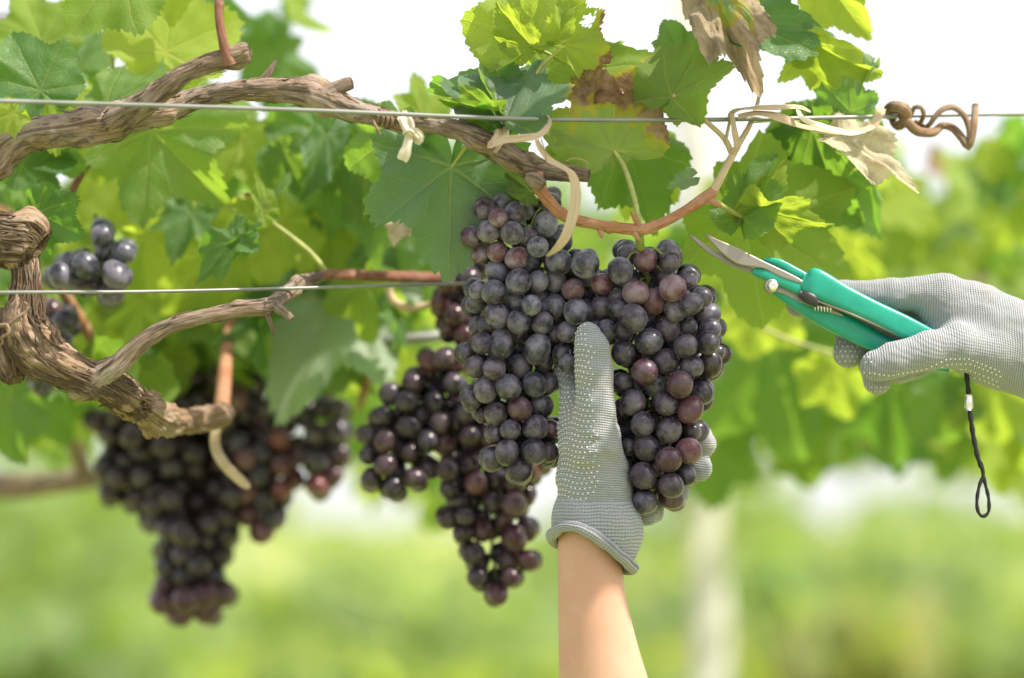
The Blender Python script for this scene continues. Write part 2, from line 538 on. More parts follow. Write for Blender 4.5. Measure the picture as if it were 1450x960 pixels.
# ------------------------------------------------------------------ leaf geometry
def leaf_outline(th, seed, teeth=1.0, basal=1.0):
    a = np.abs(th)
    rs = np.random.default_rng(seed)
    j = lambda s: 1 + s * rs.uniform(-1, 1)
    keys_a = np.radians([0, 14, 27, 38, 52, 66, 80, 92, 108, 124, 140, 156, 170, 180])
    keys_r = np.array([1.0, .86 * j(.05), .70 * j(.10), .76 * j(.06), .92 * j(.07), .80 * j(.06), .64 * j(.10), .66 * j(.06),
                       .74 * j(.08), .66 * j(.08), .60 * j(.08), .50 * j(.1), .27, .07])
    r = np.interp(a, keys_a, keys_r)
    k = np.clip((a - R(88)) / R(45), 0, 1)
    r = r * (1 + (basal - 1) * k * k * (3 - 2 * k))
    # serration, tooth size shrinking towards the sinus
    f = 15.0 * j(.15)
    ph = (a * f / math.pi * 2 + 0.15 * np.sin(a * 5 + seed)) % 1.0
    big = 0.085 * j(.3)
    r = r * (1 + teeth * (big * (1 - np.abs(2 * ph - 0.9)) - big * .5) * np.clip((math.pi - a) / .5, 0, 1))
    return r * (1 + 0.035 * np.sin(th * 3 + seed) + 0.02 * np.sin(th * 7 + 2 * seed))


def leaf_geo(seed, nth=150, nr=12, fold=0.15, droop=0.3, wave=0.05, curl=0.15, side=0.0, width=1.0, crumple=0.0, hole=None, basal=1.0):
    th = np.linspace(-math.pi, math.pi, nth, endpoint=False)
    rim = leaf_outline(th, seed, 1.0, basal)
    rings = np.linspace(0, 1, nr + 1)[1:] ** 0.85
    rs = np.random.default_rng(seed + 99)
    p1, p2, p3, p4 = rs.uniform(0, 6.28, 4)
    U = np.concatenate([[0]] + [np.sin(th) * rim * q for q in rings])
    Vv = np.concatenate([[0]] + [np.cos(th) * rim * q for q in rings])
    rad = np.sqrt(U * U + Vv * Vv)
    q = np.concatenate([[0]] + [np.full(nth, k) for k in rings])
    tt = np.concatenate([[0]] + [th for k in rings])
    z = fold * np.abs(U) - 0.10 * fold
    z = z - droop * np.clip(Vv, 0, None) ** 2 - curl * U * U * 0.8
    z = z + side * U * Vv
    z = z + 1.5 * wave * q ** 2 * (np.sin(tt * 5 + p1) + 0.6 * np.sin(tt * 9 + p2))
    # blistering between the main veins
    d0 = np.min(np.abs(np.abs(tt)[:, None] - np.radians([0, 50, 105])[None, :]), 1)
    z = z + 0.10 * rad * np.sqrt(np.clip(d0, 0, .5))
    z = z + 0.026 * np.sin(U * 15 + p3) * np.cos(Vv * 15 + p4) * q
    if crumple:
        cr = np.array([mnoise.fractal(Vector((a * 2.6 + seed, b * 2.6, 0.3)), 0.8, 2.1, 4) for a, b in zip(U, Vv)])
        cr2 = np.array([mnoise.fractal(Vector((a * 3.1, b * 2.2 + seed, 5.3)), 0.8, 2.1, 3) for a, b in zip(U, Vv)])
        z = z + crumple * cr * q
        U2 = U * (1 - 0.35 * crumple * 2 * q * (0.5 + cr2)); 
    else:
        U2 = U
    X = np.stack([U2 * width, Vv, z], 1)
    uv = np.stack([U, Vv], 1)
    F = []
    for j in range(nth):
        k = (j + 1) % nth
        if j == nth - 1: 
            pass
        F.append((0, 1 + k, 1 + j))
    for i in range(len(rings) - 1):
        a, b = 1 + i * nth, 1 + (i + 1) * nth
        for j in range(nth):
            k = (j + 1) % nth
            F.append((a + j, a + k, b + k, b + j))
    if hole:
        hu, hv, hr = hole
        def inside(f):
            c = uv[list(f)].mean(0)
            w = 1 + .5 * math.sin(7 * c[0] * 9 + 3) * math.cos(c[1] * 40)
            return math.hypot((c[0] - hu), (c[1] - hv) * .8) < hr * w
        F = [f for f in F if not inside(f)]
    return X, F, uv


def leaf_matrix(base, tip, roll=0.0):
    v = (tip - base); L = v.length; v.normalize()
    n = Vector((0, -1, 0)); n = (n - n.dot(v) * v)
    if n.length < 1e-3: n = Vector((0, 0, 1)) - v.z * v
    n.normalize()
    n = Matrix.Rotation(R(roll), 3, v) @ n
    u = v.cross(n)
    return Matrix((u, v, n)).transposed(), L


def flip(F): return [f[::-1] for f in F]


LEAF_N = [0]


def leaf(parent, b, t, Y=D, dY=0.0, roll=0.0, under=False, lime=0.2, dry=0.0, pale=0.0, w=1.0, fold=0.15, droop=0.25,
         wave=0.05, curl=0.15, side=0.0, crumple=0.0, hole=None, res=1.0, stalk=None, seed=None, label=None, stalk_r=2.6, stalk_mat=None, basal=.8):
    """a leaf of its own shape: b, t are the photograph's pixels of petiole point and tip"""
    LEAF_N[0] += 1
    seed = seed or LEAF_N[0] * 3 + 1
    pb, pt = P(b[0], b[1], Y), P(t[0], t[1], Y + dY)
    Mx, L = leaf_matrix(pb, pt, roll)
    X, F, uv = leaf_geo(seed, int(150 * res), max(5, int(12 * res)), fold, droop, wave, curl, side, w, crumple, hole, basal)
    X = X * L
    # chord correction: tip back onto its line
    Wd = X @ np.array(Mx).T
    if not under:
        pass
    else:
        F = flip(F)
    me = mesh("leaf", Wd, F, uv)
    # make sure that the upper face looks the right way: local +n is the camera side
    o = link("leaf", me, M_LEAF, parent, pb, label, color=(lime, dry, pale, 1))
    if stalk:
        pts = [(b[0], b[1], Y, stalk_r * .8)] + [(s[0], s[1], s[2] if len(s) > 2 else Y, stalk_r) for s in stalk]
        tube_px("petiole", pts, stalk_mat or M_PETIOLE, o, 0.004, 7)
    return o


# normals: leaf_geo's triangles wind so that +n is the front; checked once here
def _check():
    X, F, uv = leaf_geo(3, 24, 3)
    a, b, c = (X[i] for i in F[0])
    return np.cross(b - a, c - a)[2]


WIND_OK = _check() > 0
if not WIND_OK:
    _lg = leaf_geo
    def leaf_geo(*a, **k):
        X, F, uv = _lg(*a, **k)
        return X, flip(F), uv

# shared meshes for the soft leaves farther off
LEAF_BANK = []
for i in range(10):
    X, F, uv = leaf_geo(500 + i * 7, 76, 5, basal=random.uniform(.4, .9), fold=random.uniform(-.1, .3), droop=random.uniform(.05, .5), wave=.07,
                        curl=random.uniform(-.1, .35), side=random.uniform(-.3, .3))
    me = mesh("far_leaf", X, F, uv); me.materials.append(M_LEAF)
    LEAF_BANK.append(me)


def rand_leaf_matrix(facing=0.5):
    """hanging leaf: tip mostly down, face spread round the horizon"""
    v = Vector((random.gauss(0, .45), random.gauss(0, .35), -1 + random.gauss(0, .45))).normalized()
    sg = -facing if random.random() < .45 else facing * 1.1      # about half of them show their undersides
    n = Vector((random.gauss(0.15, .6), sg + random.gauss(0, .45), 0.5 + random.gauss(0, .3)))
    n = (n - n.dot(v) * v).normalized()
    u = v.cross(n)
    return Matrix((u, v, n)).transposed()


def soft_leaf(parent, pos, size, lime, dry=0.0, pale=0.0, Mx=None):
    me = random.choice(LEAF_BANK)
    o = bpy.data.objects.new("leaf", me); COL.objects.link(o)
    Mx = Mx or rand_leaf_matrix()
    o.parent = parent
    m4 = Mx.to_4x4()
    o.rotation_euler = m4.to_euler()
    o.scale = (size, size, size)
    o.location = pos - wloc(parent)
    o.color = (lime, dry, pale, 1)
    return o


def foliage_mass(name, pts, mat, parent, sizes, label=None, bank=None):
    """many leaves in one mesh (stuff); pts are world points"""
    base = []
    for me in (bank or LEAF_BANK)[:6]:
        v = np.empty(len(me.vertices) * 3); me.vertices.foreach_get("co", v)
        base.append(None)
    V, F, UV, n = [], [], [], 0
    lows = [leaf_geo(900 + k, 14, 2, fold=.15, droop=.3, wave=.05) for k in range(5)]
    org = wloc(parent) if parent is not None else Vector((0, 0, 0))
    for p, s in zip(pts, sizes):
        X, Fl, uv = random.choice(lows)
        W = (X * s) @ np.array(rand_leaf_matrix()).T + np.array(p - org)
        V.append(W); UV.append(uv)
        F.extend([tuple(i + n for i in f) for f in Fl]); n += len(X)
    me = mesh(name, np.concatenate(V), F, np.concatenate(UV))
    return link(name, me, mat, parent, org, label, "stuff")


# ------------------------------------------------------------------ grapes
def grape_mesh(i):
    rs = random.Random(i)
    nu, nv = 22, 13
    el = [1.0, 1.07, 1.15, 1.03, 0.95][i % 5]
    V, F = [(0, 0, el)], []
    for a in range(1, nv):
        th = math.pi * a / nv
        for b in range(nu):
            ph = 2 * math.pi * b / nu
            k = 1 + 0.032 * math.sin(2 * ph + i) * math.sin(th) + 0.012 * math.cos(3 * ph + 2 * i) * math.sin(th) ** 2
            V.append((math.sin(th) * math.cos(ph) * k, math.sin(th) * math.sin(ph) * k, math.cos(th) * el))
    V.append((0, 0, -el))
    for b in range(nu):
        F.append((0, 1 + b, 1 + (b + 1) % nu))
        e = len(V) - 1; q = 1 + (nv - 2) * nu
        F.append((e, q + (b + 1) % nu, q + b))
    for a in range(nv - 2):
        for b in range(nu):
            c = (b + 1) % nu
            F.append((1 + a * nu + b, 1 + (a + 1) * nu + b, 1 + (a + 1) * nu + c, 1 + a * nu + c))
    r0 = 0.0098
    me = mesh("grape", [(x * r0, y * r0, z * r0) for x, y, z in V], F)
    me.materials.append(M_GRAPE)
    return me


GRAPES = [grape_mesh(i) for i in range(5)]


def settle(g, zf=0.93, it=60):
    """g: list of [px, py, r, z]; moves z only, so that berries stop running through each other"""
    a = np.array([q[:4] for q in g], float)
    for _ in range(it):
        for i in range(len(a)):
            d2 = (a[:, 0] - a[i, 0]) ** 2 + (a[:, 1] - a[i, 1]) ** 2
            need2 = ((a[:, 2] + a[i, 2]) * zf) ** 2 - d2
            idx = np.where((need2 > 0) & (np.arange(len(a)) != i))[0]
            for j in idx:
                need = math.sqrt(need2[j]); dz = a[j, 3] - a[i, 3]
                if abs(dz) < need:
                    push = (need - abs(dz)) * 0.25
                    sg = 1 if dz > 0 or (dz == 0 and j > i) else -1
                    a[j, 3] += sg * push; a[i, 3] -= sg * push
    return a


def bunch(name, label, Y0, front, depth, colour, top, stem_pts, seed, flat=0.8, backs=True, cat="grape bunch", zf=0.93):
    """front: (px, py, r[, red[, back-ness]]) as the photograph shows them; a second shell is added behind"""
    rs = random.Random(seed)
    fr = [tuple(q) + (0,) * (5 - len(q)) for q in front]
    xy = np.array([q[:2] for q in fr]); rr = np.array([q[2] for q in fr])
    s = K * Y0
    # thickness of the bunch at each berry: distance to the outline, sampled
    def inside(x, y): return np.any((xy[:, 0] - x) ** 2 + (xy[:, 1] - y) ** 2 < (rr * 1.15) ** 2)
    g = []
    for (x, y, r, red, bk) in fr:
        dist = depth
        for k in range(16):
            a = k * math.pi / 8
            for dd in range(8, int(depth) + 1, 8):
                if not inside(x + math.cos(a) * dd, y + math.sin(a) * dd):
                    dist = min(dist, dd); break
        z = flat * math.sqrt(max(0, depth ** 2 - (depth - dist) ** 2)) - bk * r * 0.9
        g.append([x, y, r, z])
    A = settle(g, zf)
    ro = thing(name, label, cat, P(top[0], top[1], Y0), "black grape bunches on the vine")
    stem = stem_pts
    def put(x, y, z, r, red):
        Yg = Y0 - z * s
        pos = P(x, y, Yg)
        o = bpy.data.objects.new("grape", rs.choice(GRAPES)); COL.objects.link(o)
        o.parent = ro
        o.location = pos - wloc(ro)
        k = r * K * Yg / 0.0098
        o.scale = (k * rs.uniform(.94, 1.03), k * rs.uniform(.94, 1.03), k * rs.uniform(.97, 1.05))
        out = Vector((x - top[0], 0, -(y - top[1]))).normalized() * .4 + Vector((rs.gauss(0, .5), -.55 + rs.gauss(0, .5), -.35 + rs.gauss(0, .5)))
        o.rotation_euler = (-out).to_track_quat('Z', 'Y').to_euler()
        c = colour(x, y, red, rs)
        o.color = (c[0], c[1], c[2], 1)
        return pos
    pos = []
    for q, f in zip(A, fr):
        pos.append((put(q[0], q[1], q[3], q[2], f[3]), q))
    if backs:
        # inner and rear berries: darts inside the outline, a layer at a time, behind what lies in front of them
        lo_, hi_ = xy.min(0) - 10, xy.max(0) + 10
        rm = float(np.mean(rr))
        zmin = min(q[3] for q in A)
        for layer in range(2):
            got = []
            for _ in range(2600):
                x, y = rs.uniform(lo_[0], hi_[0]), rs.uniform(lo_[1], hi_[1])
                dx, dy = xy[:, 0] - x, xy[:, 1] - y
                dd2 = dx * dx + dy * dy
                if not np.any(dd2 < (rr * .55) ** 2):
                    m = dd2 < (rm * 3.4) ** 2
                    sec = set((np.floor((np.arctan2(dy[m], dx[m]) + math.pi) / (math.pi / 4)).astype(int) % 8).tolist())
                    if len(sec) < 7: continue
                if any((x - a) ** 2 + (y - b) ** 2 < (rm * 1.38) ** 2 for a, b in got): continue
                got.append((x, y))
                near = [q[3] for q in A if (q[0] - x) ** 2 + (q[1] - y) ** 2 < (rm * 1.9) ** 2]
                z0 = min(near) if near else zmin
                put(x, y, z0 - rm * (1.55 + 1.7 * layer), rm * rs.uniform(.92, 1.04), 0)
    # rachis with pedicels
    c, r = pxpath(stem)
    q = catmull(np.c_[c, r], 0.004)
    me = tube_mesh("rachis", q[:, :3], q[:, 3], 8)
    parts = []
    V0 = np.empty(len(me.vertices) * 3); me.vertices.foreach_get("co", V0); V0 = V0.reshape(-1, 3)
    parts.append((V0.tolist(), [tuple(p.vertices) for p in me.polygons]))
    bpy.data.meshes.remove(me)
    for p, gq in pos:
        d = np.linalg.norm(q[:, :3] - np.array(p), axis=1)
        j = int(np.argmin(d + 0.3 * np.abs(q[:, 2] - p.z - .012)))
        a = Vector(q[j, :3])
        if (a - p).length > 0.034: continue
        m = (a + p) / 2 + Vector((0, 0, .006))
        cc = catmull(np.array([tuple(a), tuple(m), tuple(p)]), 0.006)
        t = tube_mesh("t", cc, 0.0009, 5, cap=False)
        v = np.empty(len(t.vertices) * 3); t.vertices.foreach_get("co", v)
        parts.append((v.reshape(-1, 3).tolist(), [tuple(x.vertices) for x in t.polygons]))
        bpy.data.meshes.remove(t)
    V, F = join(parts)
    o0 = wloc(ro)
    me = mesh("rachis", [Vector(v) - o0 for v in V], F)
    link("rachis", me, M_STEM, ro, o0)
    return ro


def conv(lst, ox, oy, sc):
    return [(ox + q[0] / sc, oy + q[1] / sc, q[2] / sc) + tuple(q[3:]) for q in lst]


right_front = conv([
    (230, 150, 70, 0, 1), (355, 185, 86, .6), (525, 150, 84, 0, 1), (520, 195, 78), (185, 255, 92), (235, 335, 90, 0, .4), (640, 315, 76),
    (500, 310, 70, .3, 1), (540, 375, 92, .7), (290, 405, 90, .6), (405, 465, 90, .8), (60, 345, 76, .8, .6), (740, 435, 72, 0, .5),
    (670, 480, 80), (560, 520, 78, .2), (785, 560, 86, 0, .8), (270, 580, 100), (645, 630, 66, 0, 1), (500, 650, 96, .1),
    (795, 655, 76, 0, .6), (630, 770, 86), (780, 745, 82), (380, 740, 96), (205, 815, 92), (60, 505, 80, 0, .8), (170, 520, 70, 0, 1),
    (85, 665, 72, 0, 1), (200, 670, 76, .2, .8), (495, 870, 90, 0, .5), (350, 945, 92, .4), (670, 910, 86), (795, 890, 86),
    (845, 815, 55, 0, 1.4), (160, 430, 60, 0, 1.2)], 840, 330, 4.8) + conv([
    (590, 70, 95, .2), (740, 125, 80, 0, .6), (495, 195, 86), (660, 240, 93, .5), (270, 190, 94, 0, .6), (195, 60, 76, 0, .8),
    (335, 340, 88), (515, 380, 90), (670, 390, 66, 0, 1), (365, 500, 92), (650, 520, 94, .6), (515, 580, 90, .2), (240, 490, 64, 0, 1),
    (340, 690, 92), (530, 755, 90, .1), (635, 680, 66, 0, 1), (530, 840, 86, .2, .8), (355, 865, 88, 0, .3), (190, 240, 80, 0, 1.4),
    (430, 640, 60, 0, 1.3), (420, 70, 84, 0, 1)], 840, 530, 4.8)

mid_front = conv([
    (565, 55, 75, 0, 1), (295, 140, 62, .1), (372, 152, 72, .35), (405, 80, 55, 0, 1), (475, 115, 60, .1, .4), (460, 210, 58, .8), (565, 180, 73, .2),
    (640, 195, 62, .1, .4), (250, 235, 45, .1, .8), (295, 250, 58, .1, .3), (400, 295, 73, .2), (295, 330, 70, .35), (545, 305, 77, .15),
    (640, 325, 66, .2, .3), (750, 255, 80), (775, 125, 75, 0, 1), (705, 390, 66), (845, 355, 80, 0, .8), (350, 435, 60, .7), (455, 420, 67, 1),
    (575, 460, 70, .9), (660, 500, 60, 0, .6), (450, 540, 76), (640, 410, 50, 0, .8), (835, 480, 85), (1000, 500, 86), (940, 460, 60, 0, 1),
    (810, 600, 76), (925, 655, 73, .8), (585, 605, 79), (705, 605, 72, 0, .5), (345, 665, 66), (430, 670, 79), (575, 735, 66),
    (665, 750, 68), (800, 760, 80), (450, 815, 82), (590, 850, 78), (590, 915, 80, 0, .3), (940, 790, 77), (730, 860, 72, 0, .5),
    (400, 880, 75, 0, .4), (320, 740, 64, 0, .7), (795, 930, 66, 0, .8), (890, 915, 68, 0, .8), (340, 900, 60, 0, 1), (480, 950, 62, 0, .7)],
    600, 260, 4.364) + conv([
    (265, 125, 63), (360, 70, 67, .1), (485, 90, 76), (700, 105, 86), (320, 215, 72, .2), (435, 230, 76, .2), (590, 215, 79),
    (740, 190, 64, 0, .8), (380, 365, 76, .2), (525, 340, 82), (685, 325, 80), (770, 320, 64, 0, 1), (295, 405, 73, .1), (445, 505, 79, .2),
    (365, 510, 55, 0, .8), (595, 475, 76, .3), (730, 455, 76, 0, .5), (690, 590, 83), (535, 605, 67), (435, 630, 64, .1, .4), (515, 745, 79),
    (430, 785, 76, 0, .4), (680, 740, 82), (770, 745, 64, .2, .7), (590, 855, 79), (790, 600, 58, .7, 1), (890, 60, 60, 0, .8),
    (890, 195, 62, 0, .6), (850, 130, 60, 0, 1.2)], 600, 470, 4.364) + [(828, 440, 18, 0, .8), (846, 466, 17, 0, .8), (815, 470, 17, 0, .8), (838, 392, 17, 0, 1), (824, 372, 16, 0, 1), (852, 440, 17, 0, 1.2), (848, 420, 17, 0, 1.4), (800, 500, 18, 0, 1), (866, 395, 17, 0, 1.4)]

back_front = conv([
    (270, 590, 80, 0, .3), (150, 630, 62, .2), (110, 740, 70, .5), (190, 815, 72, .2), (285, 860, 70, .2), (155, 885, 62, .2, .6),
    (340, 510, 62, 0, .7), (250, 935, 62, .2), (240, 710, 60, .1, 1), (350, 760, 66, .1, 1)], 600, 260, 4.364) + conv([
    (470, 140, 72, .6), (560, 120, 72, .1), (370, 270, 72), (230, 340, 75), (330, 390, 75), (500, 390, 72), (620, 280, 75),
    (190, 480, 75), (110, 600, 62), (200, 630, 75, .1), (95, 720, 62), (200, 780, 76), (115, 860, 66, .1), (250, 920, 66), (340, 540, 76),
    (350, 700, 72), (460, 630, 66), (570, 650, 72, .2), (540, 520, 72), (470, 800, 76), (580, 810, 76, .1), (380, 860, 72), (720, 600, 72),
    (730, 770, 76), (760, 890, 76, .6), (610, 900, 72), (640, 150, 64, .3), (700, 450, 72), (420, 480, 66, 0, .8), (280, 830, 60, 0, 1), (640, 520, 70),
    (800, 700, 72, .4, .5), (820, 480, 70), (790, 340, 70), (830, 600, 66, .2)],
    500, 480, 4.364) + conv([
    (520, 160, 66), (230, 390, 66), (240, 220, 66), (300, 290, 66), (490, 290, 62), (620, 310, 84, .2), (690, 270, 55, .2),
    (420, 450, 75, .2), (320, 480, 62), (375, 600, 72), (620, 510, 80, .3), (690, 460, 62, .1, .5), (590, 640, 75, .2), (700, 640, 66, .3),
    (400, 740, 64), (600, 740, 62, .2), (520, 840, 66, .3), (330, 380, 62), (560, 400, 56, .3, 1), (700, 120, 70, .6, .4), (760, 60, 66, .7, .5), (620, 180, 64, .2),
    (410, 670, 56, 0, .6)],
    580, 640, 4.174)

left_front = conv([
    (185, 130, 60), (270, 120, 52), (145, 250, 50), (275, 280, 76), (205, 450, 76), (350, 440, 76), (285, 580, 85, .3), (465, 540, 62, .3),
    (415, 620, 70, .8), (520, 650, 58, .4), (165, 645, 76), (300, 710, 72), (500, 740, 64, .9), (425, 780, 72, .4), (290, 840, 72),
    (500, 870, 62, .5), (430, 930, 66, .9), (570, 460, 56, .3, .6), (330, 620, 66, 0, .8)], 300, 480, 4.364)
side_front = conv([(640, 590, 80, .1), (690, 420, 72), (780, 430, 62), (780, 570, 80), (780, 710, 80, .1), (640, 750, 80), (750, 850, 64, .2),
                   (650, 910, 68, .9), (560, 700, 66, .2, .7), (590, 470, 60, 0, .6), (700, 660, 66, 0, .6), (690, 820, 64, .5, .5)], 300, 480, 4.364)

_rs = random.Random(4)
_poly = [(138, 590), (145, 650), (155, 700), (205, 715), (222, 770), (228, 850), (258, 880), (300, 872), (322, 855), (308, 800), (326, 742),
         (360, 752), (385, 755), (400, 720), (412, 640), (400, 590), (345, 520), (280, 525), (215, 560)]


def in_poly(x, y, poly):
    c = False
    for i in range(len(poly)):
        (x1, y1), (x2, y2) = poly[i], poly[i - 1]
        if (y1 > y) != (y2 > y) and x < (x2 - x1) * (y - y1) / (y2 - y1) + x1: c = not c
    return c


def darts(poly, have, r, gap, n, seed, redf=lambda x, y, rs: 0):
    rs = random.Random(seed); out = []
    xs = [p[0] for p in poly]; ys = [p[1] for p in poly]
    for _ in range(n):
        x, y = rs.uniform(min(xs), max(xs)), rs.uniform(min(ys), max(ys))
        if in_poly(x, y, poly) and all(math.hypot(x - h[0], y - h[1]) > gap for h in have + out):
            out.append((x, y, r * rs.uniform(.92, 1.08), redf(x, y, rs), 0 if rs.random() < .6 else .6))
    return out


left_front += darts(_poly, left_front, 18, 22, 6000, 5, lambda x, y, rs: (.5 if rs.random() < .5 else 0) if x > 330 else (.25 if y > 820 else 0))

# ------------------------------------------------------------------ ground and far setting
def field():
    n = 90
    xs = np.sign(np.linspace(-1, 1, n)) * np.abs(np.linspace(-1, 1, n)) ** 2.2 * 900
    ys = np.linspace(0, 1, n) ** 2.4 * 1800 - 12
    V, F = [], []
    for y in ys:
        for x in xs:
            f = min(1, max(0, (y - 14) / 20))
            V.append((x, y, f * (0.16 * mnoise.noise(Vector((x * .11, y * .11, 0))) + 0.05 * mnoise.noise(Vector((x * .6, y * .6, 2))))))
    for j in range(n - 1):
        for i in range(n - 1):
            a = j * n + i
            F.append((a, a + 1, a + n + 1, a + n))
    o = link("field", mesh("field", V, F), M_FIELD)
    o["kind"] = "structure"
    return o


field()

# concrete post of the next row, leaning a little
def post():
    Y = 5.6
    a, b = P(972, -60, Y), P(1008, 960, Y)
    d = (b - a).normalized()
    foot = a + d * ((0 - a.z) / d.z) + d * 0.15
    root = thing("concrete_post", "pale concrete trellis post leaning slightly behind the gloved hand and grapes", "post", (foot.x, foot.y, 0))
    w = 0.042
    V, F = [], []
    up = (a - foot).normalized(); n = 24
    L = (a - foot).length + .15
    prof = [(w - .012, w), (w, w - .012), (w, -w + .012), (w - .012, -w), (-w + .012, -w), (-w, -w + .012), (-w, w - .012), (-w + .012, w)]
    for i in range(n + 1):
        for (x, y) in prof:
            k = 1 + .03 * mnoise.noise(Vector((x * 30, y * 30, i * .7)))
            V.append(foot + up * (L * i / n) + Vector((x * k, y * k, 0)))
    for i in range(n):
        for j in range(8):
            k = (j + 1) % 8
            F.append((i * 8 + j, i * 8 + k, i * 8 + 8 + k, i * 8 + 8 + j)[::-1])
    F.append(tuple(range(n * 8, n * 8 + 8))[::-1])
    link("shaft", mesh("shaft", [v - root.location for v in V], F, smooth=False), M_CONCRETE, root, root.location)
    # wire staples on the post
    for h in (1.5, 1.9, 2.3):
        c = foot + up * (h + .15)
        me = tube_mesh("wire_loop", [tuple(c + Vector((math.cos(t) * .095, math.sin(t) * .095, .01 * math.sin(3 * t)))) for t in np.linspace(0, 2 * math.pi, 24, endpoint=False)], 0.003, 6, closed=True, rel=c)
        link("wire_loop", me, M_WIRE, root, c)


post()

# far bushes and crop rows in the field
def shrub(x, Y, h, w, label, lime, n=420, dry=0):
    base = Vector((x, Y, 0))
    root = thing("shrub", label, "shrub", base, "bushes and weeds in the field")
    for k in range(3):
        a = random.uniform(0, 6.3)
        tip = base + Vector((math.cos(a) * w * .3, math.sin(a) * w * .3, h * .8))
        c = catmull(np.array([tuple(base + Vector((0, 0, -.1))), tuple((base + tip) / 2 + Vector((0, 0, h * .1))), tuple(tip)]), .15)
        link("stem", tube_mesh("stem", c, np.linspace(.04, .01, len(c)), 6, rel=base), M_BARK, root, base)
    pts, sz = [], []
    lobes = [(Vector((random.uniform(-.5, .5) * w, random.uniform(-.4, .4) * w, h * random.uniform(.3, .8))), random.uniform(.25, .42)) for _ in range(7)]
    for _ in range(n):
        c, r = random.choice(lobes)
        v = Vector((random.gauss(0, 1), random.gauss(0, 1), random.gauss(0, 1))).normalized() * (random.random() ** .4) * r
        p = base + c + Vector((v.x * w, v.y * w, v.z * h))
        if p.z > .05: pts.append(p); sz.append(random.uniform(.09, .2) * max(1, h / 1.4))
    o = foliage_mass("foliage", pts, M_LEAF, root, sz)
    o.color = (min(1, lime + .2), dry, .34, 1)


for (px, Y, h, w, lime, lab) in [
    (50, 15, 0.85, 1.3, .25, "dark leafy weed clump in the near field at lower left"),
    (210, 17, 0.7, 1.6, .6, "pale weed clump in the near field under the left bunch"),
    (420, 14, 0.62, 1.2, .9, "lime weed clump in the near field left of the lowest middle grapes"),
    (600, 18, 1.0, 1.7, .45, "soft green weed clump in the near field under the lowest middle grapes"),
    (735, 15, 0.55, 1.1, .95, "low yellow green weeds just left of the bare forearm"),
    (960, 19, 1.0, 1.4, .3, "dark weed clump between the forearm and the concrete post"),
    (1090, 15, 0.9, 1.3, 1.0, "yellow weed clump just right of the concrete post foot"),
    (1230, 18, 1.1, 1.6, .2, "dark green weed clump right of the yellow weeds"),
    (1390, 16, 0.8, 1.6, .7, "light green weed clump in the near field at lower right"),
    (-60, 30, 2.4, 5.0, .4, "tall soft green bush at the far left edge of the field"),
    (90, 34, 1.35, 4.0, .5, "low green bush in the far field below the hanging left bunch"),
    (250, 40, 2.2, 5.5, .45, "wide tall bush far off behind the tip of the left bunch"),
    (470, 26, 0.9, 4.0, .3, "low dark bush in the field between the hanging bunches"),
    (640, 60, 1.5, 8.0, .7, "long lime bush far behind the lowest middle grapes"),
    (880, 34, 1.6, 3.6, .35, "green bush far behind the raised forearm"),
    (1000, 36, 2.3, 3.5, .5, "tall mid green bush behind the concrete post"),
    (1130, 26, 1.25, 3.2, 1.0, "yellow green bush just right of the concrete post"),
    (1300, 44, 1.5, 6.0, .35, "low green bush far off below the hanging cord"),
    (1250, 24, 0.6, 3.0, .25, "dark low clump in the near field below the cord"),
    (1480, 32, 1.8, 4.0, .55, "bushy green shrub at the far right edge of the field")]:
    p = P(px, 742, Y)
    shrub(p.x, Y, h, w, lab, lime, dry=.40 if lab.startswith('yellow') else .1)

# ------------------------------------------------------------------ wires
def wire(name, label, pts, r):
    c = pxpath(pts)
    q = catmull(c, .03)
    o = link(name, tube_mesh(name, q, r, 8, rel=q[0]), M_WIRE, None, q[0])
    tag(o, label, "wire")


wire("trellis_wire", "upper taut galvanised trellis wire crossing in front of the old branch",
     [(-900, 118, 1.58), (0, 143, 1.69), (430, 156, 1.725), (725, 168, 1.75), (950, 170, 1.775), (1200, 166, 1.83), (1450, 161, 1.9), (2300, 150, 2.1)], .0016)
wire("trellis_wire", "lower thin trellis wire running behind the shaggy trunk at the left",
     [(-800, 420, 1.70), (0, 414, 1.74), (200, 413, 1.77), (420, 408, 1.82), (640, 402, 1.88), (735, 400, 1.91), (742, 404, 1.92)], .0013)
wire("trellis_cable", "thick pale blurred cable behind the middle grapes",
     [(-300, 562, 2.3), (300, 506, 2.28), (420, 494, 2.16), (500, 487, 2.09), (640, 474, 2.09), (720, 468, 2.2), (800, 462, 2.6), (1000, 452, 3.5), (1300, 446, 4.8), (2100, 430, 7.0)], .0048)

# ------------------------------------------------------------------ old wood
def limb(name, pts, mat, parent, seed=0, nseg=36, rough=0.12, knots=(), step=1.6, fibre=3.0, label=None, squash=1.0):
    """gnarled limb: (px, py, Y, r_px); knots = (index along 0..1, angle, size, width)"""
    c, r = pxpath(pts)
    q = catmull(np.c_[c, r], step * K * D)
    n = len(q)
    def disp(i, ang, s):
        f = np.empty(len(ang))
        for j, a in enumerate(ang):
            ca, sa = math.cos(a), math.sin(a)
            v = mnoise.fractal(Vector((ca * fibre + seed, sa * fibre, s * 42)), .8, 2.1, 5)
            w = mnoise.fractal(Vector((ca * 1.1, sa * 1.1 + seed, s * 66)), 1.0, 2.0, 3)
            f[j] = 1 + rough * (1.35 * v + 1.1 * w)
            for (t0, a0, sz, wd) in knots:
                da = (a - a0 + math.pi) % (2 * math.pi) - math.pi
                f[j] += sz * math.exp(-((i / n - t0) / wd) ** 2 - (da / .8) ** 2)
        return f
    me = tube_mesh(name, q[:, :3], q[:, 3], nseg, rel=q[0, :3], disp=disp, flat=squash)
    return link(name, me, mat, parent, q[0, :3], label), q


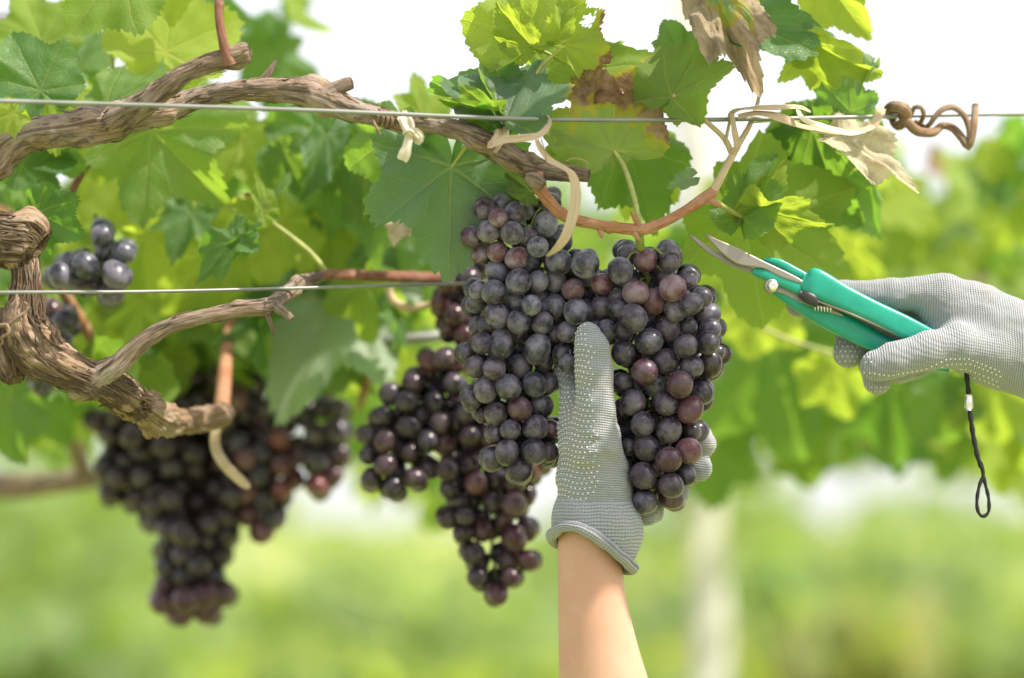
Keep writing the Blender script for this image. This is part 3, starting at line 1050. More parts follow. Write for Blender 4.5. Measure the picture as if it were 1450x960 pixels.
def peel(parent, q, n, seed, lmin=.008, lmax=.03, mat=None, w=.0011, lift=.18, k_=1.05):
    """loose bark strips along a limb, one mesh"""
    rs = random.Random(seed)
    t, u, v = frames(q[:, :3])
    parts, UV = [], []
    step = np.linalg.norm(q[1, :3] - q[0, :3])
    for _ in range(n):
        i0 = rs.randrange(2, len(q) - 4); m = max(4, int(rs.uniform(lmin, lmax) / step))
        i1 = min(len(q) - 1, i0 + m)
        a = rs.uniform(0, 6.283); da = rs.uniform(-.5, .5); wd = w * k_ * rs.uniform(.4, 1.3); lf = lift * rs.uniform(.1, 1)
        e = rs.choice((0, 1, .5))
        V = []
        for i in range(i0, i1 + 1):
            k = (i - i0) / (i1 - i0)
            an = a + da * k
            up = 1.08 + 1.6 * lf * (abs(k - e) ** 2) + .04 * math.sin(k * 9 + a)
            d = u[i] * math.cos(an) + v[i] * math.sin(an); sd = -u[i] * math.sin(an) + v[i] * math.cos(an)
            c = q[i, :3] + d * q[i, 3] * up
            ww = wd * (1 - .7 * abs(2 * k - 1))
            V += [c - sd * ww, c + sd * ww, c + d * ww * .8]
        F = []
        for k in range(i1 - i0):
            b = 3 * k
            F += [(b, b + 1, b + 4, b + 3), (b + 1, b + 2, b + 5, b + 4), (b + 2, b, b + 3, b + 5)]
        parts.append((V, F)); UV += [(rs.random(), j * .003) for j in range(len(V))]
    V, F = join(parts)
    o0 = np.array(wloc(parent))
    me = mesh("bark_strips", np.array(V) - o0, F, np.array(UV))
    link("bark_strips", me, mat or M_BARK_ROUGH, parent, o0, kind="stuff")


VA = thing("grapevine", "gnarled brown vine branch crossing above the grapes with in-focus leaves", "grapevine", P(0, 230, 1.79))
VB = thing("grapevine", "thick shaggy trunk and forked cane at the left edge below the upper branch", "grapevine", P(40, 400, 1.79))

# upper branch
_, qa = limb("branch", [(-70, 300, 1.78, 26), (-20, 240, 1.79, 25), (30, 196, 1.79, 23), (95, 184, 1.785, 24), (150, 176, 1.785, 26), (178, 164, 1.785, 24),
                        (215, 158, 1.79, 21), (250, 150, 1.80, 17), (290, 136, 1.80, 14), (365, 127, 1.785, 15), (420, 130, 1.78, 18), (455, 136, 1.775, 21),
                        (500, 156, 1.77, 16), (560, 170, 1.77, 13), (640, 182, 1.77, 13), (690, 203, 1.77, 16), (735, 230, 1.77, 16), (775, 241, 1.77, 13), (834, 249, 1.765, 9)],
             M_BARK, VA, 1, knots=[(.10, 1.2, .35, .012), (.25, -1.2, .35, .015), (.36, 1.0, .4, .012), (.60, .2, .5, .012), (.615, 1.6, .45, .01),
                                   (.58, -1.7, .35, .012), (.72, 1.5, .4, .01), (.83, .5, .45, .014), (.915, -1.4, .4, .012)])
peel(VA, qa, 210, 3, .006, .024, M_BARK, .0009, .14)
_, qf = limb("branch", [(120, 186, 1.80, 10), (165, 170, 1.775, 16), (205, 146, 1.758, 16), (250, 112, 1.75, 14), (290, 92, 1.75, 13), (325, 82, 1.75, 15), (347, 74, 1.75, 15), (354, 72, 1.75, 9)],
             M_BARK, VA, 5, knots=[(.25, .5, .3, .04), (.6, 1.4, .25, .04), (.9, .2, .35, .03), (.92, 2.2, .3, .03)])
peel(VA, qf, 70, 8, .006, .02, M_BARK, .0008, .12)
limb("shoot", [(326, 92, 1.745, 9), (320, 74, 1.743, 7.5), (313, 45, 1.743, 6.5), (310, 10, 1.745, 6.5), (311, -40, 1.75, 6)], M_CANE_DARK, VA, 9, 16, .05,
     knots=[(.05, .5, .3, .06), (.32, 3, .3, .03), (.62, 1, .35, .03)])
limb("spur", [(370, 118, 1.785, 8), (380, 104, 1.785, 6), (388, 91, 1.785, 3.5), (392, 84, 1.785, 1.5)], M_BARK, VA, 12, 14, .12)
limb("spur", [(462, 132, 1.77, 13), (478, 124, 1.77, 10), (492, 119, 1.77, 9.5), (499, 117, 1.77, 8)], M_BARK, VA, 13, 18, .12)
limb("spur", [(690, 196, 1.775, 11), (668, 180, 1.785, 9), (652, 170, 1.79, 5)], M_BARK, VA, 15, 14, .15)
# bearing cane
limb("cane", [(757, 246, 1.765, 13), (762, 262, 1.765, 9.5), (780, 288, 1.765, 8.5), (802, 307, 1.765, 8), (850, 319, 1.768, 7.5), (902, 325, 1.77, 8.5), (925, 321, 1.772, 7.5),
              (965, 301, 1.778, 7), (1004, 276, 1.785, 8.5), (1014, 264, 1.787, 5)],
     M_CANE, VA, 21, 18, .05, knots=[(.02, 0, .4, .02), (.44, 1.5, .35, .012), (.455, -1.3, .3, .012), (.63, 1, .3, .01), (.64, -1.2, .4, .01)])
limb("cane_knob", [(744, 250, 1.758, 6), (757, 254, 1.757, 11), (770, 262, 1.757, 7)], M_BARK, VA, 23, 18, .2)
for (a, b) in [((905, 318), (893, 300)), ((898, 330), (906, 342)), ((1006, 285), (1022, 292)), ((800, 300), (792, 292)), ((850, 326), (853, 338))]:
    limb("bud", [(a[0], a[1], 1.768, 4.5), ((a[0] + b[0]) / 2, (a[1] + b[1]) / 2, 1.765, 3.6), (b[0], b[1], 1.765, 1.4)], M_CANE, VA, 31 + a[0], 10, .15)
limb("cane", [(1008, 274, 1.785, 6.5), (1020, 252, 1.787, 6), (1036, 222, 1.79, 5.4), (1046, 204, 1.795, 4.5), (1062, 176, 1.8, 3.6), (1074, 140, 1.81, 2.6), (1076, 100, 1.82, 2)], M_CANE_PALE, VA, 22, 14, .05)
# green shoots off the bearing cane
limb("shoot", [(1006, 282, 1.785, 4.6), (1030, 296, 1.80, 3.8), (1052, 308, 1.82, 3.2)], M_PETIOLE, VA, 41, 8, .04)
limb("shoot", [(1036, 216, 1.79, 4.6), (1022, 192, 1.785, 3.8), (985, 160, 1.78, 3.2), (952, 134, 1.775, 3)], M_CANE_PALE, VA, 42, 8, .04)

# lower trunk
_, qb = limb("trunk", [(-60, 335, 1.80, 30), (-15, 338, 1.79, 33), (22, 340, 1.785, 35), (46, 343, 1.785, 33), (58, 350, 1.785, 22)], M_BARK_ROUGH, VB, 51, 48, .13, fibre=4.5,
             knots=[(.75, 1.2, .25, .08), (.85, -1.5, .3, .1)])
peel(VB, qb, 190, 52, .01, .045, M_BARK_ROUGH, .0012, .2)
_, qc = limb("trunk", [(30, 350, 1.79, 22), (37, 385, 1.785, 17.5), (38, 420, 1.782, 21), (36, 455, 1.78, 26), (50, 490, 1.778, 33), (76, 513, 1.778, 28), (112, 530, 1.78, 23), (146, 542, 1.785, 23),
                       (170, 556, 1.80, 24), (196, 575, 1.83, 22), (222, 592, 1.87, 23), (255, 597, 1.91, 18), (300, 592, 1.95, 17), (318, 586, 1.97, 16)],
             M_BARK_ROUGH, VB, 53, 48, .16, fibre=4.0,
             knots=[(.16, .4, .3, .03), (.26, 2.4, .35, .03), (.30, -.6, .3, .03), (.46, .2, .3, .02), (.52, 1.5, .35, .02), (.60, -1.2, .35, .02), (.66, 1, .35, .015), (.72, -1.3, .3, .02)])
peel(VB, qc[: int(len(qc) * .55)], 460, 54, .01, .045, M_BARK_ROUGH, .0011, .22)
_, qd = limb("trunk", [(8, 440, 1.80, 20), (2, 480, 1.80, 26), (12, 515, 1.79, 22), (22, 538, 1.785, 12)], M_BARK_ROUGH, VB, 55, 36, .16, fibre=4,
             knots=[(.5, .5, .3, .1)])
peel(VB, qd, 90, 56, .006, .025, M_BARK_ROUGH, .0011, .2)
_, qe = limb("cane", [(104, 552, 1.79, 17), (130, 541, 1.782, 23), (150, 527, 1.777, 19), (172, 511, 1.774, 14.5), (205, 482, 1.772, 12), (240, 462, 1.775, 11), (290, 448, 1.78, 10.5), (340, 438, 1.79, 11), (378, 434, 1.80, 12), (400, 420, 1.82, 11), (426, 400, 1.85, 9.5), (452, 392, 1.875, 8.5)],
              M_BARK, VB, 57, 24, .09, knots=[(.18, 1, .3, .03), (.30, 2.6, .3, .015), (.56, -1.4, .35, .02), (.82, 1, .4, .03), (.86, -1.2, .4, .03)])
peel(VB, qe, 70, 58, .006, .02, M_BARK, .0008, .12)
limb("spur", [(390, 434, 1.80, 9), (402, 442, 1.80, 6.5), (413, 452, 1.80, 5)], M_BARK, VB, 59, 14, .1)
limb("spur", [(376, 440, 1.80, 5), (384, 460, 1.80, 3.4), (388, 474, 1.80, 2)], M_BARK, VB, 60, 10, .1)
limb("cane", [(420, 403, 1.846, 8), (440, 394, 1.865, 8), (475, 389, 1.90, 8), (540, 391, 1.94, 8), (600, 393, 1.98, 8), (660, 392, 2.02, 8), (760, 380, 2.08, 7)],
     M_CANE_DARK, VB, 61, 16, .05, knots=[(.25, 1, .3, .02), (.5, -1, .3, .015), (.72, 1, .35, .015)])
# dry tendrils round the trunk
tube_px("tendril", [(-20, 452, 1.755, 2.4), (8, 462, 1.75, 2.4), (26, 448, 1.748, 2.3), (42, 436, 1.75, 2), (34, 428, 1.755, 1.8)], M_TENDRIL, VB)
tube_px("tendril", [(-20, 470, 1.755, 2.6), (10, 458, 1.75, 2.5), (30, 452, 1.748, 2.2)], M_TENDRIL, VB)
tube_px("tendril", [(-10, 462, 1.75, 2.4), (10, 460, 1.745, 2.4), (12, 472, 1.743, 2.3), (2, 478, 1.745, 2.2), (4, 486, 1.748, 2), (-8, 492, 1.75, 2)], M_TENDRIL, VB)
# peeled cane and dry strips in front of the left bunch
tube_px("cane", [(330, 440, 2.1, 8), (322, 490, 2.05, 9.5), (318, 530, 2.02, 10.5), (314, 575, 2.0, 11), (308, 600, 1.99, 9)], M_CANE, VB, .004, 12)
tube_px("bark_curl", [(312, 585, 1.99, 7), (304, 625, 1.98, 7.5), (316, 655, 1.97, 8), (345, 684, 1.97, 7), (354, 690, 1.97, 3)], M_CANE_PALE, VB, .004, 10, flat=.5)
# canes behind
tube_px("cane", [(70, 380, 2.0, 8), (100, 430, 2.02, 8.5), (150, 510, 2.05, 8), (190, 560, 2.1, 7)], M_CANE, VB, .006, 10)
tube_px("cane", [(212, 190, 1.95, 2.8), (180, 215, 1.94, 3.2), (132, 228, 1.93, 5), (112, 252, 1.93, 5.5), (96, 284, 1.94, 6), (80, 330, 1.96, 6)], M_CANE_DARK, VA, .005, 9)
tube_px("cane", [(158, 0, 1.9, 3.5), (158, 55, 1.9, 3.5), (163, 100, 1.9, 3), (200, 92, 1.92, 2.6), (232, 72, 1.95, 2.4)], M_PETIOLE, VA, .005, 8)
tube_px("cane", [(362, 300, 1.92, 3.2), (400, 326, 1.93, 3.2), (440, 358, 1.93, 3.4), (468, 392, 1.92, 3.6)], M_PETIOLE, VB, .005, 8)
tube_px("cane", [(550, 402, 2.0, 5), (556, 425, 2.0, 6), (580, 436, 1.99, 6), (612, 430, 1.99, 5)], M_CANE_PALE, VB, .005, 9)

# ------------------------------------------------------------------ raffia, twine, tendril on the wire
def ribbon(name, pts, widths, mat, label=None, cat=None, parent=None, th=.0006, twist=None, step=.0016):
    """flat strip: pts (px, py, Y), width in px, twist = turn of the strip's face about its own line (deg)"""
    c = pxpath(pts)
    w = np.interp(np.linspace(0, 1, len(pts)), np.linspace(0, 1, len(widths)), widths) * K * D
    tw = np.radians(twist if twist is not None else [0] * len(pts))
    q = catmull(np.c_[c, w, tw], step)
    t, u, v = frames(q[:, :3])
    V, F, UV = [], [], []
    s = 0
    for i in range(len(q)):
        if i: s += np.linalg.norm(q[i, :3] - q[i - 1, :3])
        # face the camera at twist 0
        n = np.array([0, -1.0, 0]); n = n - (n @ t[i]) * t[i]
        n /= np.linalg.norm(n) + 1e-9
        side = np.cross(t[i], n)
        a = q[i, 4]
        sd = side * math.cos(a) + n * math.sin(a); nn = -side * math.sin(a) + n * math.cos(a)
        prof = [-.5, -.32, -.12, .1, .3, .5]
        for up_ in (1, -1):
            for x in (prof if up_ == 1 else prof[::-1]):
                z = mnoise.noise(Vector((x * 5.0, s * 40, len(pts) * 3.1))) * 1.6 + .18 * up_
                ed = 1 + .12 * mnoise.noise(Vector((x * 2, s * 160, 7)))
                V.append(q[i, :3] + sd * x * ed * q[i, 3] + nn * z * th)
                UV.append((x + .5, s))
    m = 12
    for i in range(len(q) - 1):
        for j in range(m):
            k = (j + 1) % m
            F.append((i * m + j, i * m + k, i * m + m + k, i * m + m + j))
    F.append(tuple(range(m))[::-1]); F.append(tuple(range((len(q) - 1) * m, len(q) * m)))
    o0 = q[0, :3]
    o = link(name, mesh(name, np.array(V) - o0, F, np.array(UV), smooth=False), mat, parent, o0, label)
    if cat: tag(o, label, cat)
    return o


rt = thing("raffia_tie", "loose tan raffia strip tied round branch and wire above the middle grapes", "tie", P(745, 200, 1.75))
ribbon("strip", [(712, 168, 1.79), (708, 185, 1.76), (700, 200, 1.742), (694, 206, 1.74), (712, 198, 1.736), (745, 195, 1.735), (765, 190, 1.737), (777, 176, 1.742), (774, 166, 1.75), (764, 164, 1.757)],
       [9, 11, 11, 12, 12, 11, 10, 10, 11, 9], M_RAFFIA, parent=rt, twist=[0, 10, 20, 50, 20, 10, 20, 40, 80, 110])
ribbon("strip", [(760, 198, 1.735), (764, 208, 1.735), (778, 226, 1.738), (800, 238, 1.738), (811, 250, 1.74), (815, 272, 1.74), (812, 300, 1.74), (803, 330, 1.74), (790, 350, 1.742), (774, 363, 1.75)],
       [6, 8, 10, 12, 14, 15, 15, 14, 11, 3], M_RAFFIA, parent=rt, twist=[0, 20, 35, 50, 25, 10, 5, 10, 15, 20])
ribbon("strip", [(700, 216, 1.745), (716, 190, 1.752), (712, 172, 1.775)], [8, 10, 8], M_RAFFIA, parent=rt, twist=[60, 40, 20])
ribbon("thread", [(766, 196, 1.736), (772, 215, 1.733), (774, 233, 1.735)], [1.6, 1.6, 1.2], M_RAFFIA, parent=rt)
ribbon("thread", [(802, 228, 1.737), (812, 224, 1.732), (828, 227, 1.73), (833, 234, 1.732)], [1.6, 1.6, 1.2, 1.2], M_RAFFIA, parent=rt)

tw = thing("twine_knot", "small white twine knot hanging from branch under the upper wire", "tie", P(577, 175, 1.745))
ribbon("twine", [(570, 160, 1.77), (572, 166, 1.752), (578, 178, 1.748), (581, 190, 1.745)], [12, 18, 19, 11], M_TWINE, parent=tw, th=.0014, twist=[0, 10, 0, 20])
ribbon("twine", [(580, 186, 1.744), (589, 187, 1.742), (595, 194, 1.742), (592, 201, 1.744), (584, 194, 1.745)], [8, 12, 12, 9, 6], M_TWINE, parent=tw, th=.0014)
ribbon("twine", [(580, 188, 1.744), (577, 204, 1.742), (573, 218, 1.742), (569, 227, 1.744)], [10, 13, 16, 15], M_TWINE, parent=tw, th=.0014, twist=[20, 0, 10, 25])
ribbon("twine", [(572, 190, 1.742), (580, 186, 1.738), (586, 191, 1.742)], [7, 9, 7], M_TWINE, parent=tw, th=.0014)
# a turn of dry tendril beside the knot
tb = []
for i in range(42):
    a = i / 42 * 2 * math.pi * 4
    tb.append((532 + i * .62 + 4 * math.cos(a), 164 + 10 * math.sin(a) + i * .2, 1.765 - .011 * math.cos(a), 2.2))
tube_px("tendril_wrap", tb, M_TENDRIL, VA, .002, 6)
tube_px("tendril", [(528, 170, 1.755, 2), (534, 182, 1.752, 1.8), (538, 190, 1.755, 1.6)], M_TENDRIL, VA)

ra = thing("raffia_tie", "bleached dry raffia bundle twisted along the wire right of the beige leaf", "tie", P(1140, 165, 1.8))
ribbon("strip", [(1033, 172, 1.79), (1036, 160, 1.785), (1052, 154, 1.782), (1090, 152, 1.785), (1130, 151, 1.795), (1148, 158, 1.8)], [6, 8, 9, 11, 10, 5], M_RAFFIA, parent=ra, twist=[0, 20, 60, 30, 40, 60])
ribbon("strip", [(1045, 165, 1.785), (1075, 160, 1.785), (1110, 168, 1.79), (1140, 180, 1.80), (1180, 186, 1.81), (1215, 186, 1.82), (1236, 178, 1.83), (1246, 160, 1.835), (1250, 152, 1.84)],
       [7, 10, 15, 14, 16, 13, 12, 14, 10], M_RAFFIA, parent=ra, twist=[10, 30, 20, 50, 30, 60, 30, 10, 0])
ribbon("strip", [(1128, 152, 1.795), (1138, 168, 1.79), (1165, 178, 1.80), (1200, 188, 1.81), (1225, 186, 1.82)], [8, 9, 10, 8, 4], M_TWINE, parent=ra, twist=[50, 20, 40, 20, 30])
ribbon("strip", [(1036, 160, 1.785), (1040, 185, 1.782), (1044, 208, 1.784), (1036, 216, 1.787)], [6, 8, 10, 6], M_RAFFIA, parent=ra, twist=[20, 10, 20, 30])
ribbon("strip", [(1034, 168, 1.785), (1029, 192, 1.783), (1026, 205, 1.785)], [4, 5, 3], M_RAFFIA, parent=ra)

td = thing("dry_tendril", "brown woody curled tendril coiled round the wire at upper right", "tendril", P(1300, 170, 1.87))
tube_px("coil", [(1258, 166, 1.88, 4), (1256, 156, 1.86, 6), (1266, 150, 1.845, 8), (1280, 154, 1.845, 9), (1283, 168, 1.855, 8), (1272, 178, 1.87, 7), (1264, 168, 1.88, 6), (1272, 158, 1.86, 7),
                 (1284, 172, 1.85, 7), (1300, 186, 1.855, 7), (1322, 187, 1.865, 6.5), (1334, 178, 1.875, 5.5), (1350, 182, 1.875, 6), (1364, 198, 1.87, 6), (1371, 208, 1.867, 5),
                 (1377, 190, 1.867, 5.5), (1380, 168, 1.87, 5.5), (1381, 149, 1.875, 5)], M_TENDRIL, td, .003, 10)
tube_px("coil", [(1290, 166, 1.86, 3), (1294, 153, 1.855, 3.4), (1304, 152, 1.85, 3.6), (1308, 162, 1.855, 3.4), (1303, 174, 1.87, 3.4), (1297, 172, 1.885, 3.2), (1312, 180, 1.865, 3.4),
                 (1322, 168, 1.86, 4), (1334, 155, 1.86, 4.4), (1350, 152, 1.865, 4.6), (1364, 162, 1.868, 4.6), (1372, 180, 1.868, 4.6), (1373, 200, 1.867, 4)], M_TENDRIL, td, .003, 9)

# ------------------------------------------------------------------ leaves in and near the sharp plane (upper branch)
leaf(VA, (870, 214), (824, 92), 1.785, .01, roll=8, under=True, lime=.62, dry=.48, pale=.12, w=1.0, fold=.08, droop=.05, wave=.05, curl=.1, crumple=.14, seed=17, basal=.35,
     stalk=[(885, 240, 1.78), (898, 280, 1.772), (905, 316, 1.77)], stalk_r=4, label="big olive leaf browned at the edges with yellow patch")
leaf(VA, (752, 66), (716, -58), 1.785, .02, roll=-22, under=True, lime=.88, dry=.10, w=.85, fold=.18, droop=.1, wave=.06, seed=23, basal=.15,
     stalk=[(775, 75, 1.79), (800, 90, 1.8)])
leaf(VA, (752, 66), (690, 0), 1.778, .01, roll=-40, under=True, lime=1.0, w=.5, fold=.2, droop=.1, wave=.05, seed=24, basal=.2)
leaf(VA, (800, 62), (866, 16), 1.775, .01, roll=24, under=True, lime=1.0, dry=.3, w=.95, wave=.09, fold=.2, droop=.1, hole=(-.1, .55, .11), seed=29, basal=.5,
     stalk=[(790, 72, 1.775), (770, 90, 1.78), (756, 110, 1.785)], stalk_mat=M_PETIOLE)
leaf(VA, (775, 98), (955, 84), 1.815, -.01, roll=-34, under=True, lime=.5, dry=.36, w=.55, fold=.05, droop=.15, wave=.06, seed=31, basal=.4)
leaf(VA, (716, 168), (752, 72), 1.765, .03, roll=-14, lime=.0, dry=.08, pale=.22, w=.85, fold=.25, droop=.25, wave=.06, side=.2, seed=37, basal=.4, stalk=[(712, 186, 1.77), (706, 200, 1.775)], stalk_mat=M_CANE_PALE, stalk_r=4)
leaf(VA, (712, 164), (616, 84), 1.78, .03, roll=40, lime=.05, pale=.12, w=.58, fold=.45, droop=.3, wave=.05, seed=41, basal=.4)
leaf(VA, (708, 162), (655, 84), 1.775, .02, roll=-50, under=True, lime=.3, pale=.75, w=.35, fold=.3, droop=.3, wave=.04, seed=42, basal=.3)
leaf(VA, (702, 158), (614, 146), 1.765, .0, roll=-38, under=True, lime=.35, w=.5, fold=.2, droop=.2, wave=.05, seed=43, basal=.3)
leaf(VA, (640, 236), (632, 386), 1.815, -.02, roll=4, lime=.0, dry=.06, pale=.26, w=1.0, fold=.10, droop=.22, wave=.06, curl=.2, seed=47, res=1.1, basal=.9,  # pale tint stands in for the bluish sky sheen on this leaf
     stalk=[(655, 215, 1.80), (668, 196, 1.79)], label="broad bluish green leaf above the middle bunch")
leaf(VA, (560, 190), (545, 300), 1.84, .02, roll=30, lime=.25, w=.9, seed=49, fold=.2)
leaf(VA, (950, 138), (1014, 28), 1.775, .01, roll=-30, under=True, lime=.34, w=.72, fold=.12, droop=.08, wave=.05, side=.2, seed=53, basal=.45)
leaf(VA, (955, 130), (1003, 165), 1.79, .01, roll=10, under=True, lime=.4, w=.8, seed=54, basal=.5)
leaf(VA, (966, 84), (944, 22), 1.82, .0, roll=10, lime=.15, w=.8, seed=59, basal=.6)
leaf(VA, (1010, -14), (1080, 132), 1.79, -.02, roll=6, under=True, lime=.25, dry=.66, pale=.45, w=.44, fold=.3, droop=.1, wave=.12, crumple=.16, seed=61, basal=.3, label="shrivelled brown leaf hanging under the green top leaf")
leaf(VA, (1040, 30), (1196, 24), 1.81, .03, roll=-40, lime=.03, w=.62, fold=.1, droop=.2, wave=.04, seed=67, basal=.5)
leaf(VA, (1160, -40), (1226, 56), 1.86, .0, roll=20, under=True, lime=.95, w=.7, seed=71, basal=.5)
leaf(VA, (1155, 62), (1104, 118), 1.85, .0, roll=-20, under=True, lime=1.0, w=.75, seed=73, fold=.1, basal=.4)
leaf(VA, (1152, 62), (1242, 122), 1.84, .0, roll=44, under=True, lime=.9, w=.5, seed=79, fold=.3, basal=.4)
leaf(VA, (1236, 90), (1206, 130), 1.85, .0, roll=44, under=True, lime=.3, pale=.8, w=.5, seed=80, fold=.3, basal=.4)
leaf(VA, (1205, 160), (1142, 96), 1.87, .0, roll=-20, lime=.1, pale=.3, w=.75, seed=83, basal=.5)
leaf(VA, (1190, 192), (1302, 264), 1.84, .0, roll=-30, under=True, lime=.4, dry=1.0, pale=1.0, w=.46, fold=.12, droop=.1, wave=.05, crumple=.06, seed=89, basal=.35, label="bleached beige leaf below the wire at right")
leaf(VA, (1160, 176), (1120, 300), 1.90, .02, roll=-20, lime=.3, w=.85, seed=97, fold=.12, stalk=[(1110, 170, 1.85), (1066, 172, 1.81)], basal=.5)
leaf(VA, (1150, 184), (1196, 340), 1.88, .02, roll=40, lime=.15, w=.6, seed=98, fold=.12, basal=.5)
leaf(VA, (1150, 190), (1160, 290), 1.92, .02, roll=0, under=True, lime=.95, w=.8, seed=99, basal=.5)
leaf(VA, (1054, 310), (1092, 214), 1.815, .0, roll=-30, lime=.3, w=.66, seed=101, fold=.1, droop=.05, basal=.6)
leaf(VA, (1060, 306), (1116, 226), 1.825, .0, roll=40, under=True, lime=1.0, w=.5, seed=102, fold=.1, droop=.05, basal=.5)
leaf(VA, (1074, 296), (1178, 330), 1.812, .0, roll=46, under=True, lime=.9, w=.55, seed=103, fold=.2, basal=.6)
leaf(VA, (1050, 304), (1212, 408), 1.87, .03, roll=6, under=True, lime=.42, w=.8, seed=107, fold=.08, droop=.1, basal=.7)
leaf(VA, (880, 196), (942, 322), 1.86, .0, roll=-20, lime=.2, dry=.1, w=.8, seed=109)
leaf(VA, (915, 215), (880, 310), 1.9, .0, roll=20, under=True, lime=.8, w=.9, seed=113, stalk=[(935, 200, 1.9)])
leaf(VA, (812, 214), (768, 246), 1.80, .0, roll=10, under=True, lime=.5, w=.8, seed=115)
leaf(VA, (752, 272), (716, 240), 1.80, .0, roll=10, under=True, lime=.4, pale=.1, w=.7, seed=117)
leaf(VA, (1226, 200), (1222, 340), 1.92, .0, roll=50, lime=.1, pale=.35, w=.4, seed=119)
leaf(VA, (978, 252), (945, 262), 1.80, .0, roll=20, lime=.2, pale=.6, w=.6, seed=121)
leaf(VA, (602, 176), (590, 96), 1.97, .0, roll=20, under=True, lime=.75, w=.7, seed=123)
# upper left leaves
leaf(VA, (168, -48), (98, 52), 1.75, -.01, roll=-14, under=True, lime=.35, w=.92, seed=131, fold=.12, droop=.1)
leaf(VA, (233, 73), (258, -48), 1.90, .02, roll=14, under=True, lime=1.0, w=1.0, seed=137, fold=.12, droop=.05)
leaf(VA, (250, -62), (244, 30), 1.87, .0, roll=-10, under=True, lime=.95, w=.95, seed=139)
leaf(VA, (57, 128), (14, 38), 1.83, .0, roll=10, lime=.12, w=.95, seed=141, fold=.1)
leaf(VA, (20, 100), (-30, 170), 1.87, .0, roll=10, lime=.2, w=.9, seed=143)
leaf(VA, (58, 128), (84, 214), 1.85, .0, roll=-20, under=True, lime=.75, w=.85, seed=145)
leaf(VA, (150, 150), (224, 102), 1.86, .0, roll=-30, lime=.4, w=.8, seed=147)
leaf(VA, (215, 184), (314, 294), 1.90, .0, roll=8, lime=.42, w=.95, seed=149, fold=.15)
leaf(VA, (20, 160), (-10, 190), 1.75, .0, roll=10, under=True, lime=.9, w=.9, seed=151)
leaf(VA, (60, 60), (30, -20), 1.95, .0, roll=10, under=True, lime=.5, w=1, seed=153)
leaf(VA, (100, 80), (60, 20), 1.98, .0, roll=30, under=True, lime=.75, w=1, seed=155)
leaf(VA, (330, 165), (290, 110), 2.0, .0, roll=30, lime=.5, w=.8, seed=157)
leaf(VB, (54, 300), (116, 340), 1.82, .0, roll=14, lime=.05, w=.95, seed=161, fold=.1, droop=.25)
leaf(VB, (30, 235), (110, 225), 1.9, .0, roll=14, lime=.1, w=.7, seed=163)
leaf(VB, (332, 342), (262, 388), 1.87, .0, roll=30, lime=.1, w=.6, seed=165, droop=.5)
leaf(VB, (350, 330), (330, 378), 1.87, .0, roll=-50, lime=.1, w=.6, seed=167, droop=.5)
leaf(VB, (372, 300), (316, 285), 1.90, .0, roll=20, under=True, lime=.75, dry=.2, w=.6, seed=169)
leaf(VB, (372, 298), (368, 245), 1.90, .0, roll=40, under=True, lime=.65, w=.5, seed=171)
leaf(VB, (384, 300), (402, 240), 1.92, .0, roll=-60, lime=.35, w=.5, seed=173)
leaf(VB, (404, 312), (362, 406), 2.02, .0, roll=10, under=True, lime=.95, w=.9, seed=175)
leaf(VB, (320, 360), (214, 440), 2.12, .0, roll=-10, under=True, lime=.9, w=.9, seed=177)
leaf(VB, (170, 246), (184, 350), 2.06, .0, roll=10, under=True, lime=.9, w=.95, seed=179)
leaf(VB, (160, 190), (130, 262), 2.04, .0, roll=10, under=True, lime=.6, w=.95, seed=181)
leaf(VB, (456, 186), (474, 326), 2.0, .0, roll=-12, lime=.15, w=.85, seed=183)
leaf(VB, (462, 190), (440, 286), 1.95, .0, roll=-40, lime=.05, pale=.12, w=.5, seed=185)
leaf(VB, (520, 210), (500, 320), 1.98, .0, roll=24, lime=.3, w=.85, seed=187)
leaf(VB, (486, 412), (396, 568), 2.10, -.05, roll=10, lime=.1, pale=.78, w=.85, seed=189, label="pale washed out leaf hanging over the left bunch")
leaf(VB, (500, 420), (585, 470), 2.15, .0, roll=10, lime=.3, pale=.6, w=.8, seed=191)
leaf(VB, (478, 486), (540, 556), 2.12, .0, roll=-10, lime=.15, pale=.35, w=.8, seed=193)
leaf(VB, (560, 280), (520, 380), 2.0, .0, roll=20, lime=.2, pale=.2, w=.8, seed=195)
leaf(VB, (575, 300), (552, 345), 1.9, .0, roll=20, lime=.4, dry=1, pale=.9, w=.8, seed=197, crumple=.2)
leaf(VB, (250, 470), (320, 560), 2.2, .0, roll=20, lime=.3, w=.9, seed=199)
leaf(VB, (10, 560), (20, 660), 2.1, .0, roll=20, lime=.25, w=.9, seed=201)

